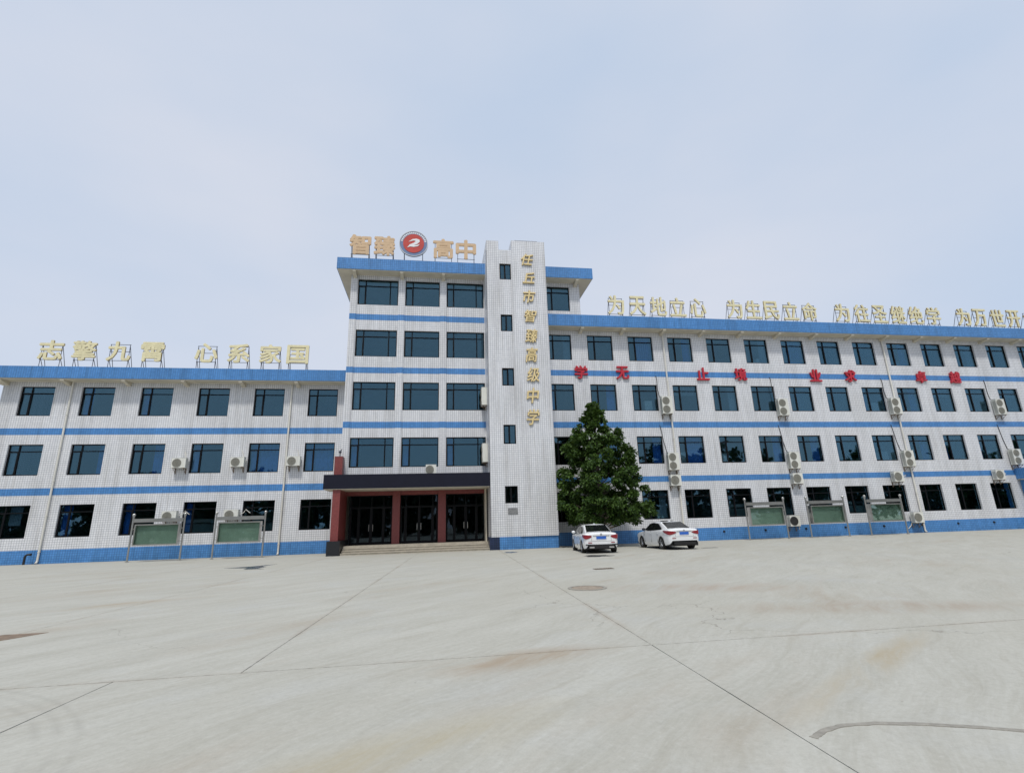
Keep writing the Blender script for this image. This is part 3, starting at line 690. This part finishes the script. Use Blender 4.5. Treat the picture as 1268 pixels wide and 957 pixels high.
w2 = 'air conditioners on the long wing'; w3 = 'air conditioners on the three-storey wing'
near = ('beside the stair tower end downpipe', 'between the two downpipes', 'over the far downpipe', 'near the far blue porch')
for k, (x, z) in enumerate(((15.6, 8.93), (24.30, 8.82), (33.42, 8.93), (42.45, 8.91))):
    ac(x, 0, z, .74, 1.18, 2, f'tall two-fan air conditioner at third-floor windows {near[k]}', w2, hose_to(x-.3, z+.6, x-.45, 11.1, 0))
for k, (x, z) in enumerate(((15.62, 5.10), (24.45, 5.08), (33.50, 5.10), (42.66, 5.12))):
    ac(x, 0, z, .74, 1.12, 2, f'tall two-fan air conditioner at second-floor windows {near[k]}', w2, hose_to(x-.2, z+.56, x-.55, 7.6, 0))
for k, (x, z) in enumerate(((15.62, 3.87), (24.45, 3.84), (32.28, 3.84), (40.72, 3.84))):
    ac(x, 0, z, .72, .70, 1, f'single-fan air conditioner across the lowest blue band {near[k]}', w2, hose_to(x+.38, z-.1, x+.9, z+.12, 0) if k > 1 else None)
ac(23.65, -.05, 1.06, .72, .68, 1, 'single-fan air conditioner with dark fan just above the blue plinth behind notice boards', w2, [(24.0, -.15, 1.0), (24.15, -.1, .8), (24.2, -.03, .5), (24.2, .05, .45)], dark=True)
ac(33.08, -.05, 1.03, .72, .70, 1, 'single-fan air conditioner low on the plinth at the far downpipe', w2, [(32.8, -.15, .8), (32.7, -.08, .5), (32.5, -.03, .3), (32.5, .05, .28)])
for k, (x, z) in enumerate(((-15.52, 5.60), (-12.18, 5.62), (-8.87, 5.64))):
    ac(x, YL, z, .80, .58, 1, ('white air conditioner between second-floor windows, farthest from the entrance', 'white air conditioner between second-floor windows, middle of three', 'white air conditioner at the downpipe by the entrance canopy')[k], w3, hose_to(x+.42, z, x+.1, z+.75, YL))
for k, (x, z) in enumerate(((-15.65, 2.45), (-12.2, 2.45))):
    ac(x, YL, z, .80, .58, 1, ('white air conditioner above the notice board farther from the entrance', 'white air conditioner above the notice board nearer the entrance')[k], w3, [(x+.4, YL-.2, z), (x+.62, YL-.1, z+.12), (x+.7, YL-.03, z+.3), (x+.95, YL-.03, z+.1), (x+.95, YL+.05, z+.1)])
ac(-.27, -.6, 4.72, .62, .58, 1, 'air conditioner standing on the dark entrance canopy', 'air conditioners at the entrance block', None, False, False)
for z, s_ in ((9.35, 'third'), (5.73, 'second')):
    ac(3.20, -.55, z, .62, 1.15, 2, f'air conditioner on the side of the stair tower at the {s_} floor', 'air conditioners at the entrance block', None, rot=R(-90))

# ------------------------------------------------------------------ notice boards
_nb = {}
def board(xa, xb, y, label):
    W = xb-xa; t = thing('notice_board', label, 'notice board', ((xa+xb)/2, y, 0), 0, 'steel notice boards along the wings')
    for s_ in (-1, 1):
        x = s_*W/2; p = MB(); p.tube([(x, 0, 0), (x, 0, 2.42)], .045, 10); p.disc((x, 0, .02), .09, 'z', 12, .04); p.disc((x, 0, 2.43), .06, 'z', 12, .04)
        po = part('post', p, 'steel', t, org=(0, 0, 0), smooth=False); b = MB(); b.ball((x, 0, 2.51), .085, 12); o = obj('ball_finial', b.mesh('ball_finial', 'steel', smooth=True), po)
        for z in (1.05, 1.75, 2.22):
            q = MB(); q.tube([(x, 0, z), (x-s_*.22, 0, z)], .02, 6); obj('bracket', q.mesh('bracket', 'steel'), po)
    m = MB(); m.box(-W/2+.05, W/2-.05, -.06, .06, 2.10, 2.30); part('top_bar', m, 'steel', t, org=(0, 0, 0))
    a, b, z0, z1, k = -W/2+.17, W/2-.17, .86, 2.0, .065; m = MB()
    m.box(a, a+k, -.13, .13, z0, z1); m.box(b-k, b, -.13, .13, z0, z1); m.box(a+k, b-k, -.13, .13, z0, z0+k); m.box(a+k, b-k, -.13, .13, z1-k, z1); part('case', m, 'steel', t, org=(0, 0, 0))
    m = MB(); m.box(a+k, b-k, .05, .10, z0+k, z1-k); part('backing', m, 'board_green', t, org=(0, 0, 0))
    m = MB(); m.box(a+k, b-k, -.09, -.08, z0+k, z1-k); part('pane', m, 'board_glass', t, org=(0, 0, 0))
board(-16.65, -14.0, -.2, 'steel notice board before the three-storey wing, farther from the entrance')
board(-12.34, -9.70, -.2, 'steel notice board before the three-storey wing, nearer the entrance')
board(19.62, 22.33, -1.4, 'steel notice board before the long wing, nearest the parked cars')
board(23.95, 26.66, -1.4, 'steel notice board before the long wing, middle of three')
board(28.29, 31.0, -1.4, 'steel notice board before the long wing, farthest from the parked cars')

# ------------------------------------------------------------------ ground things
def flat_blob(name, label, cat, cx, cy, pts, z, mat):
    mb = MB(); n = len(pts); mb.add([(x, y, z) for x, y in pts]+[(x, y, -.01) for x, y in pts], [tuple(range(n))]+[(i, i+n, (i+1) % n+n, (i+1) % n) for i in range(n)])
    return tag(obj(name, mb.mesh(name, mat, org=(cx, cy, 0)), None, (cx, cy, 0)), label, cat)
def ell(cx, cy, a, b, n=28, j=.0, rot=0, seed=1):
    r_ = random.Random(seed); P = []
    for k in range(n):
        t = 2*math.pi*k/n; q = 1+r_.uniform(-j, j); x, y = a*math.cos(t)*q, b*math.sin(t)*q; P.append((cx+x*math.cos(rot)-y*math.sin(rot), cy+x*math.sin(rot)+y*math.cos(rot)))
    return P
mh = thing('manhole_cover', 'round rusty manhole cover in the concrete yard', 'manhole', (3.33, -20.69, 0))
m = MB(); m.disc((0, 0, .002), .34, 'z', 28, .012); part('cover', m, 'rust_pale', mh, org=(0, 0, 0))
m = MB(); m.disc((0, 0, .004), .43, 'z', 28, .016, 0, .36); part('ring', m, 'tar', mh, org=(0, 0, 0))
dr = thing('drain_grate', 'dark narrow drain slot in the yard behind the parked cars', 'drain', (5.14, -16.3, 0))
m = MB(); m.box(-.30, .30, -.16, .16, -.02, .004); part('slot', m, 'black_plastic', dr, org=(0, 0, 0))
m = MB()
for k in range(9): m.box(-.29+k*.07, -.26+k*.07, -.16, .16, .004, .010)
part('bar', m, 'rust', dr, org=(0, 0, 0))
flat_blob('puddle', 'dark wet oil patch on the concrete behind a white car', 'stain', 6.85, -10.3, ell(6.85, -10.3, .62, .55, 26, .28, .2, 4), .004, 'puddle')
flat_blob('puddle', 'dark zigzag water trickle in front of the notice boards', 'stain', -7.6, -9, [(-8.6, -8.6), (-7.7, -8.2), (-6.9, -7.2), (-7.2, -8.3), (-6.9, -8.7), (-7.0, -9.5), (-6.6, -10.0), (-7.4, -9.9), (-7.5, -9.2), (-8.0, -8.9)], .004, 'puddle')
flat_blob('puddle', 'brown muddy streak on the concrete at the yard edge', 'stain', -6.7, -23.4, [(-7.8, -23.6), (-7.0, -23.2), (-6.5, -22.75), (-5.9, -22.75), (-6.15, -23.2), (-6.4, -23.5), (-7.0, -24.1)], .004, 'rust')
flat_blob('puddle', 'small dark wet spot before the blue tower plinth', 'stain', 3.9, -5.2, ell(3.9, -5.0, .35, .5, 18, .3, 0, 8), .004, 'puddle')
flat_blob('drain_grate', 'dark drain slot beside the car parked toward the long wing', 'drain', 13.2, -7.6, [(13.0, -7.9), (13.75, -7.9), (13.75, -7.6), (13.0, -7.6)], .005, 'black_plastic')
# sealant strip
pts = [(2.47, -28.80), (2.62, -28.71), (2.80, -28.66), (3.05, -28.68), (3.35, -28.77), (3.65, -28.90), (4.0, -29.1), (4.4, -29.3), (4.9, -29.5)]
rs_ = random.Random(2); fine_pts = []
for a, b in zip(pts, pts[1:]):
    for q in range(6): fine_pts.append((a[0]+(b[0]-a[0])*q/6, a[1]+(b[1]-a[1])*q/6))
pts = fine_pts+[pts[-1]]
L_, R_ = [], []
for i, p in enumerate(pts):
    a, b = Vector((*pts[max(i-1, 0)], 0)), Vector((*pts[min(i+1, len(pts)-1)], 0)); d = (b-a).normalized(); n_ = Vector((-d.y, d.x, 0))
    wl, wr = .024+rs_.uniform(-.005, .005), .024+rs_.uniform(-.005, .005)
    L_.append((p[0]+n_.x*wl, p[1]+n_.y*wl)); R_.append((p[0]-n_.x*wr, p[1]-n_.y*wr))
flat_blob('sealant_strip', 'grey sealant strip curving away from a slab joint', 'repair strip', 3.4, -28.8, L_+R_[::-1], .004, 'tar')
vp = thing('vent_pipe', 'short black elbow pipe standing at the blue plinth beside a downpipe', 'pipe', (-22.75, 1.55, 0))
m = MB(); m.tube([(-.1, 0, 0), (-.1, 0, .42), (-.06, 0, .50), (.0, 0, .54), (.16, 0, .54)], .055, 10); part('elbow', m, 'black_plastic', vp, org=(0, 0, 0)); m = MB(); m.disc((.17, 0, .54), .075, 'x', 12, .04); part('collar', m, 'black_plastic', vp, org=(0, 0, 0))

# ------------------------------------------------------------------ cars (true metres, +Y forward)
def lerp_tab(tab, y):
    if y <= tab[0][0]: return tab[0][1:]
    for a, b in zip(tab, tab[1:]):
        if y <= b[0]:
            t = (y-a[0])/(b[0]-a[0]); t = t*t*(3-2*t) if False else t
            return tuple(p+(q-p)*t for p, q in zip(a[1:], b[1:]))
    return tab[-1][1:]
def car(x, y, rot, label, spec):
    t = thing('parked_car', label, 'car', (x, y, 0), rot, 'cars parked by the tree')
    Lr, Lf, HW, wb_r, wb_f, WR = spec['rear'], spec['front'], spec['hw'], spec['wr'], spec['wf'], .325
    tab = spec['deck']                       # y, deck height, belt height, half-width factor, underside height
    ys = [Lr+(Lf-Lr)*i/64 for i in range(65)]
    def zarch(yy, zb):
        z = zb
        for wy in (wb_r, wb_f):
            d = abs(yy-wy)
            if d < .37: z = max(z, .315+math.sqrt(.37**2-d*d))
        return z
    def section(yy):
        zt, zbelt, wf_, zb = lerp_tab(tab, yy); w_ = HW*wf_; za = zarch(yy, zb); z2 = max(zb+.10, za)
        zm = max(zbelt-.30, za+.02)
        return [(0, zt+.035), (w_*.45, zt+.025), (w_*.78, zt), (w_*.92, zt-.03 if zt-.03 > zbelt else zbelt+.012), (w_*.985, zbelt), (w_, max(zbelt-.10, za+.04)), (w_*.985, max(zbelt-.20, za+.03)), (w_*.995, zm), (w_*.99, max((zm+z2)/2, za+.01)), (w_*.965, z2), (w_*.93, za)]
    body = MB(); K = 11
    for yy in ys:
        sct = section(yy)
        for sgn in (1, -1): body.v += [(sgn*a, yy, b) for a, b in sct]
    for i in range(len(ys)-1):
        for sg in (0, 1):
            o = i*2*K+sg*K; o2 = (i+1)*2*K+sg*K
            for k in range(K-1): body.f.append((o+k, o2+k, o2+k+1, o+k+1)); body.m.append(0)
        body.f.append((i*2*K, i*2*K+K, (i+1)*2*K+K, (i+1)*2*K)) if False else None
    for e in (0, len(ys)-1):
        o = e*2*K; body.f.append(tuple(o+k for k in range(K))+tuple(o+K+k for k in range(K-1, 0, -1))); body.m.append(0)
    me = body.mesh('body', 'car_white', 1, smooth=True)
    bm = bmesh.new(); bm.from_mesh(me); bmesh.ops.remove_doubles(bm, verts=bm.verts, dist=.0005); bmesh.ops.recalc_face_normals(bm, faces=bm.faces)
    for e in bm.edges:
        if len(e.link_faces) == 2 and e.calc_face_angle(0) > R(38): e.smooth = False
    bm.to_mesh(me); bm.free()
    bo = obj('body', me, t)
    # underbody
    m = MB(); m.box(-HW*.86, HW*.86, Lr+.12, Lf-.15, .19, .52); part('underbody', m, 'black_plastic', t, org=(0, 0, 0), scale=1)
    # cabin: stations (y at belt line/roof) rings from windscreen base to rear glass base
    c = spec['cab']                            # list of (y, z, half width) along the roof centre line, from front glass base to rear glass base
    bz = spec['beltz']; bw = HW*.93
    roof = MB(); n = len(c)
    for (yy, zz, hw) in c:
        roof.v += [(-hw, yy, zz-.05), (-hw*.8, yy, zz-.012), (0, yy, zz+.01), (hw*.8, yy, zz-.012), (hw, yy, zz-.05)]
    for i in range(n-1):
        for k in range(4): roof.f.append((i*5+k, (i+1)*5+k, (i+1)*5+k+1, i*5+k+1)); roof.m.append(0)
    # cabin sides (pillar coloured)
    for sgn in (-1, 1):
        o = len(roof.v)
        for (yy, zz, hw) in c: roof.v += [(sgn*hw, yy, zz-.05), (sgn*min(bw, hw+(zz-.05-bz)*.42 if zz-.05 > bz else bw), yy, min(zz-.05, bz))]
        for i in range(n-1): roof.f.append((o+2*i, o+2*i+2, o+2*i+3, o+2*i+1)); roof.m.append(0)
    ro = obj('roof', roof.mesh('roof', 'car_white', 1, smooth=False), t)
    def quad(nm, P, mat, off, par=t):
        m = MB(); a = [Vector(p) for p in P]; nrm = (a[1]-a[0]).cross(a[-1]-a[0]).normalized()
        cen = sum(a, Vector())/len(a)
        if nrm.dot(cen-Vector((0, 0, .7))) < 0: nrm = -nrm
        k = len(a); m.add([p+nrm*off for p in a]+[p-nrm*.03 for p in a], [tuple(range(k)), tuple(range(2*k-1, k-1, -1))]+[(i, (i+1) % k, (i+1) % k+k, i+k) for i in range(k)])
        return obj(nm, m.mesh(nm, mat, 1), par)
    # glass
    def cp(i, f, s_, inset):                    # point on roof line i..i+1
        a, b = c[i], c[i+1]; yy = a[1-1]+(b[0]-a[0])*f; zz = a[1]+(b[1]-a[1])*f; hw = a[2]+(b[2]-a[2])*f; return (s_*(hw-inset), yy, zz)
    quad('rear_window', [cp(n-2, .10, -1, .07), cp(n-2, .10, 1, .07), cp(n-2, .93, 1, .07), cp(n-2, .93, -1, .07)], 'car_glass', .016)
    quad('windscreen', [cp(0, .08, -1, .07), cp(0, .08, 1, .07), cp(0, .92, 1, .07), cp(0, .92, -1, .07)], 'car_glass', .016)
    for sgn in (-1, 1):
        for k, P in enumerate(spec['side']):
            quad('side_window', [(sgn*(lambda zz: bw-.005-(zz-bz)*.40)(zz), yy, zz) for yy, zz in P], 'car_glass', .014)
        m = MB(); mx0, my = sgn*(bw+.10), spec['mirror']; m.ball((mx0, my, bz+.08), .11, 10, 0, .75); part('mirror', m, 'car_white' if spec['mirror_white'] else 'black_plastic', t, org=(0, 0, 0), scale=1, smooth=True)
        for hy in spec['handles']:
            m = MB(); m.box(sgn*HW-.02, sgn*HW+.02, hy-.10, hy+.10, bz-.135, bz-.105); obj('door_handle', m.mesh('door_handle', 'car_white', 1), t)
        m = MB(); 
        for sy in spec['seams']: m.box(sgn*(HW*.99)-.006, sgn*(HW*.99)+.008, sy-.006, sy+.006, .34, bz-.03)
        obj('door_seam', m.mesh('door_seam', 'black_plastic', 1), t)
    # wheels
    for wy in (wb_r, wb_f):
        for sgn in (-1, 1):
            cx_ = sgn*(HW-.12); m = MB(); m.disc((cx_, wy, WR), WR, 'x', 28, .21, 0, .20); wh = obj('wheel', m.mesh('tyre', 'tyre', 1), t)
            m = MB(); m.disc((cx_+sgn*.085, wy, WR), .215, 'x', 24, .03, 0, .175); m.disc((cx_+sgn*.085, wy, WR), .055, 'x', 12, .05)
            for q in range(5):
                a_ = 2*math.pi*q/5+.3; m.tube([(cx_+sgn*.09, wy, WR), (cx_+sgn*.085, wy+.19*math.cos(a_), WR+.19*math.sin(a_))], .028, 6)
            obj('rim', m.mesh('rim', 'rim', 1), wh)
            m = MB(); m.disc((cx_, wy, WR), .20, 'x', 20, .06); obj('brake_disc', m.mesh('brake_disc', 'black_plastic', 1), wh)
    # rear details
    yr = Lr
    for sgn in (-1, 1):
        m = MB(); T = spec['tail']; k = len(T)       # strip that follows the rear corner: (x, y, top, bottom)
        V = []
        for a, b, zt, zb in T: V += [(sgn*a, b, zt), (sgn*a, b, zb), (sgn*(a-.05), b+.06, zt), (sgn*(a-.05), b+.06, zb)]
        F = []
        for i in range(k-1):
            o = 4*i; F += [(o, o+4, o+5, o+1), (o, o+2, o+6, o+4), (o+1, o+5, o+7, o+3)]
        F += [(0, 1, 3, 2), (4*k-4, 4*k-2, 4*k-1, 4*k-3)]; m.add(V, F)
        obj('tail_light', m.mesh('tail_light', 'tail_red', 1), t)
        m = MB(); m.box(sgn*.58-.10, sgn*.58+.10, yr-.012, yr+.02, spec['refl'], spec['refl']+.04); obj('reflector', m.mesh('reflector', 'tail_red', 1), t)
    z = spec['plate']
    m = MB(); m.box(-.25, .25, yr-.022, yr+.03, z-.08, z+.08); pl = obj('number_plate', m.mesh('number_plate', 'plate_blue', 1), t)
    m = MB(); m.box(-.24, .24, yr-.026, yr-.02, z+.066, z+.073); m.box(-.24, .24, yr-.026, yr-.02, z-.073, z-.066); obj('plate_border', m.mesh('plate_border', 'white_mark', 1), pl)
    m = MB(); m.box(-.42, .42, yr-.03, yr+.03, z+.095, z+.118); obj('trim_strip', m.mesh('trim_strip', 'chrome', 1), t)
    m = MB(); m.box(-spec['dw'], spec['dw'], yr-.018, yr+.2, spec['dz'][0], spec['dz'][1]); df = obj('diffuser', m.mesh('diffuser', 'black_plastic', 1), t)
    if spec['slot']:
        for sgn in (-1, 1):
            m = MB(); m.box(sgn*.66-.14, sgn*.66+.14, yr-.02, yr+.05, .40, .45); obj('bumper_slot', m.mesh('bumper_slot', 'black_plastic', 1), t)
            m = MB(); m.box(sgn*.5-.12, sgn*.5+.12, yr-.03, yr+.05, .27, .33); obj('exhaust_tip', m.mesh('exhaust_tip', 'chrome', 1), t)
    sm = MB(); sm.box(-.66, .66, yr-.006, yr+.02, spec['plate']-.17, spec['plate']-.162)
    for q in (-1, 1): sm.box(q*.50-.004, q*.50+.004, yr-.006, yr+.02, spec['plate']-.162, spec['plate']+.12)
    obj('boot_seam', sm.mesh('boot_seam', 'black_plastic', 1), t)
    m = MB(); m.disc((0, yr-.012, spec['badge']), .045, 'y', 16, .03); obj('badge', m.mesh('badge', 'chrome', 1), t)
    if spec.get('roofrail'):
        m = MB(); m.box(-.30, .30, -.55, -.2, spec['roofz'], spec['roofz']+.035); obj('sunroof_panel', m.mesh('sunroof_panel', 'car_glass', 1), t)
    m = MB(); m.box(-.02, .02, c[n-2][0]+.1, c[n-2][0]+.28, c[n-2][1], c[n-2][1]+.06); obj('roof_antenna', m.mesh('roof_antenna', 'car_white', 1), t)
    return t
specA = dict(rear=-2.30, front=2.32, hw=.905, wr=-1.40, wf=1.42,
    deck=[(-2.30, .92, .86, .80, .42), (-2.27, .96, .88, .87, .30), (-2.18, .99, .90, .93, .25), (-1.9, 1.005, .915, .985, .22), (-1.4, 1.0, .92, 1., .20), (0, .95, .91, 1., .18), (.9, .95, .90, 1., .18), (1.6, .88, .84, .99, .20), (2.05, .78, .74, .94, .22), (2.25, .66, .62, .86, .26), (2.32, .56, .54, .76, .34)],
    cab=[(1.15, .95, .74), (.35, 1.385, .60), (-.2, 1.425, .61), (-.75, 1.40, .60), (-1.72, 1.02, .70)], beltz=.93,
    side=[[(.85, .96), (.30, 1.30), (-.10, 1.345), (-.10, .95)], [(-.16, .95), (-.16, 1.345), (-.72, 1.31), (-1.15, 1.08), (-1.15, .97)]],
    mirror=.72, mirror_white=True, handles=(.0, -.95), seams=(.75, -.13, -.95),
    tail=[(.50, -2.322, .86, .80), (.60, -2.324, .88, .74), (.735, -2.322, .90, .70), (.81, -2.29, .905, .70), (.868, -2.19, .915, .73), (.90, -2.02, .915, .79), (.908, -1.92, .91, .86)], refl=.50, plate=.76, dw=.62, dz=(.24, .44), slot=True, badge=.93)
specB = dict(rear=-2.30, front=2.28, hw=.915, wr=-1.33, wf=1.33,
    deck=[(-2.30, .98, .90, .80, .46), (-2.26, 1.02, .93, .88, .34), (-2.15, 1.05, .95, .94, .28), (-1.85, 1.06, .96, .985, .23), (-1.3, 1.04, .955, 1., .21), (0, .98, .93, 1., .19), (.9, .96, .91, 1., .19), (1.6, .89, .85, .99, .21), (2.02, .79, .75, .94, .23), (2.2, .68, .64, .86, .27), (2.28, .57, .55, .76, .35)],
    cab=[(1.20, .96, .74), (.40, 1.41, .61), (-.2, 1.46, .62), (-.85, 1.43, .60), (-1.78, 1.07, .68)], beltz=.95,
    side=[[(.90, .98), (.34, 1.32), (-.10, 1.375), (-.10, .97)], [(-.16, .97), (-.16, 1.375), (-.80, 1.335), (-1.30, 1.10), (-1.30, 1.0)]],
    mirror=.75, mirror_white=False, handles=(.02, -.92), seams=(.78, -.13, -.95),
    tail=[(.44, -2.322, .90, .86), (.58, -2.324, .93, .80), (.745, -2.322, .95, .76), (.825, -2.28, .96, .76), (.885, -2.16, .97, .78), (.912, -1.95, .975, .84), (.922, -1.74, .97, .92)], refl=.56, plate=.83, dw=.60, dz=(.26, .40), slot=False, badge=.97, roofrail=True, roofz=1.452)
car(7.78, -6.75, R(-6.5), 'white saloon parked under the tree beside the stair tower', specA)
car(11.76, -6.4, R(0), 'white saloon parked clear of the tree, before the long wing', specB)

# ------------------------------------------------------------------ tree by the tower
def leaf_mesh(name, mat, leaves, scale=S):
    vs, fs = [], []
    for (p, d, n_, ln, wd) in leaves:
        s_ = d.cross(n_).normalized()*wd; o = len(vs); tip = p+d*ln; mid = p+d*ln*.45; fold = n_*wd*.35
        vs += [p, mid+s_+fold, tip, mid-s_+fold]; fs += [(o, o+1, o+2), (o, o+2, o+3)]
    me = bpy.data.meshes.new(name); me.from_pydata([tuple(v*scale) for v in vs], [], fs); me.materials.append(M[mat]); me.update(); return me
def rv(r_): 
    while True:
        v = Vector((r_.uniform(-1, 1), r_.uniform(-1, 1), r_.uniform(-1, 1)))
        if .05 < v.length < 1: return v.normalized()
TX, TYY = 9.62, -2.6
tree = thing('broadleaf_tree', 'dense cone-shaped dark green tree growing between stair tower and cars', 'tree', (TX, TYY, 0))
rt_ = random.Random(21)
prof = [(1.05, 1.0), (1.5, 1.85), (2.2, 2.3), (3.2, 2.35), (4.2, 2.2), (5.2, 1.85), (6.0, 1.5), (6.6, 1.15), (7.0, .80), (7.5, .50), (8.0, .30), (8.5, .10)]
def prad(z):
    for a, b in zip(prof, prof[1:]):
        if z <= b[0]: return a[1]+(b[1]-a[1])*max(0, (z-a[0])/(b[0]-a[0]))
    return .1
wood = MB(); trunk = [(0, 0, 0), (.03, .02, 1.2), (-.02, .05, 3), (.04, 0, 5), (.02, -.03, 6.8), (.05, 0, 8.2)]
wood.tube(trunk, [.17, .14, .12, .09, .05, .015], 8)
clumps = []
for k in range(235):
    z = 1.42+6.95*((k+.5)/235)**1.22
    a = k*2.39996+rt_.uniform(-.4, .4)
    lobe = .99+.11*math.sin(3*a+z*1.7)+.08*math.sin(5*a-z*2.6)+.08*math.sin(z*4.1+a)       # boughs reach out unevenly
    rad = prad(z)*lobe*(rt_.uniform(.78, 1.06) if rt_.random() < .70 else rt_.uniform(.30, .78))
    if rt_.random() < .12: rad *= 1.14
    if rt_.random() < .05 and z < 6.5: continue
    clumps.append((Vector((rad*math.cos(a), rad*math.sin(a)*.92, z+rt_.uniform(-.12, .12))), rt_.uniform(.26, .52)*(1 if z < 6.4 else .60)))
NC = len(clumps)
clumps += [(Vector((2.35, -.6, 2.25)), .40), (Vector((2.75, -.5, 2.35)), .34), (Vector((2.5, -.4, 1.75)), .30), (Vector((-1.2, -.4, 6.75)), .30), (Vector((-1.35, -.5, 6.35)), .36), (Vector((1.35, -.2, 6.7)), .32), (Vector((2.0, -.2, 4.95)), .36), (Vector((2.2, -.2, 4.5)), .34), (Vector((.1, 0, 8.45)), .2)]
leaves = []
for ci, (c, r_) in enumerate(clumps):
    if (ci % 3 == 0 or ci >= NC) and c.x+TX > 7.5*(c.y+TYY+32.3)/30.3 and c.y+TYY < -.3:
        base = Vector((0, 0, max(.9, c.z-.55-.25*Vector((c.x, c.y)).length))); mid = (base+c)*.5+Vector((0, 0, -.08)); wood.tube([base, mid, c], [.045, .028, .010], 5)
    nl = int(190*(r_/.42)**1.6)
    out = Vector((c.x, c.y, 0)); out = out.normalized() if out.length > .1 else Vector((0, -1, 0))
    for q in range(nl):
        p = rv(rt_)*r_*(rt_.random()**.45); p.z *= .62; p.z -= .25*max(0, p.dot(out)); p += c
        wp = p+Vector((TX, TYY, 0))
        if wp.y > -.15 or wp.x < 7.24*(wp.y+32.3)/30.3+.02: continue
        d = (out*.7+rv(rt_)*.8+Vector((0, 0, -.45))).normalized(); n_ = (Vector((0, 0, 1))+rv(rt_)*.7+out*.35).normalized()
        ln = rt_.uniform(.13, .23); leaves.append((p, d, n_, ln, ln*.36))
obj('trunk', wood.mesh('trunk', 'bark'), tree); obj('crown', leaf_mesh('crown', 'leaf', leaves), tree)

# ------------------------------------------------------------------ belt of trees across the yard, mirrored in the lower windows
rb = random.Random(5); leaves = []; wd_ = MB()
for k in range(64):
    x = -115+k*4.4+rb.uniform(-1.2, 1.2); y = -66+rb.uniform(-4, 4); h = rb.uniform(8.5, 11.5) if x < 12 else rb.uniform(10, 16)
    wd_.tube([(x, y, 0), (x+.2, y, h*.5), (x, y, h*.9)], [.22, .15, .04], 6)
    for q in range(40):
        z = h*rb.uniform(.06, .95); rad = h*.30*math.sqrt(max(.05, 1-((z/h-.42)/.62)**2)); a = rb.uniform(0, 6.28); c = Vector((x+rad*rb.uniform(.2, 1)*math.cos(a), y+rad*rb.uniform(.2, 1)*math.sin(a), z))
        for j in range(22):
            p = c+rv(rb)*rb.uniform(.3, 1.3); p.z = max(p.z, .3); d = rv(rb); n_ = rv(rb)
            leaves.append((p, d, n_, 1.2, .48))
t_ = obj('tree_belt', leaf_mesh('tree_belt', 'leaf_far', leaves)); t_['kind'] = 'stuff'; tag(t_, 'belt of leafy trees across the yard facing the school', 'trees')
o = obj('trunk', wd_.mesh('trunk', 'bark'), t_)
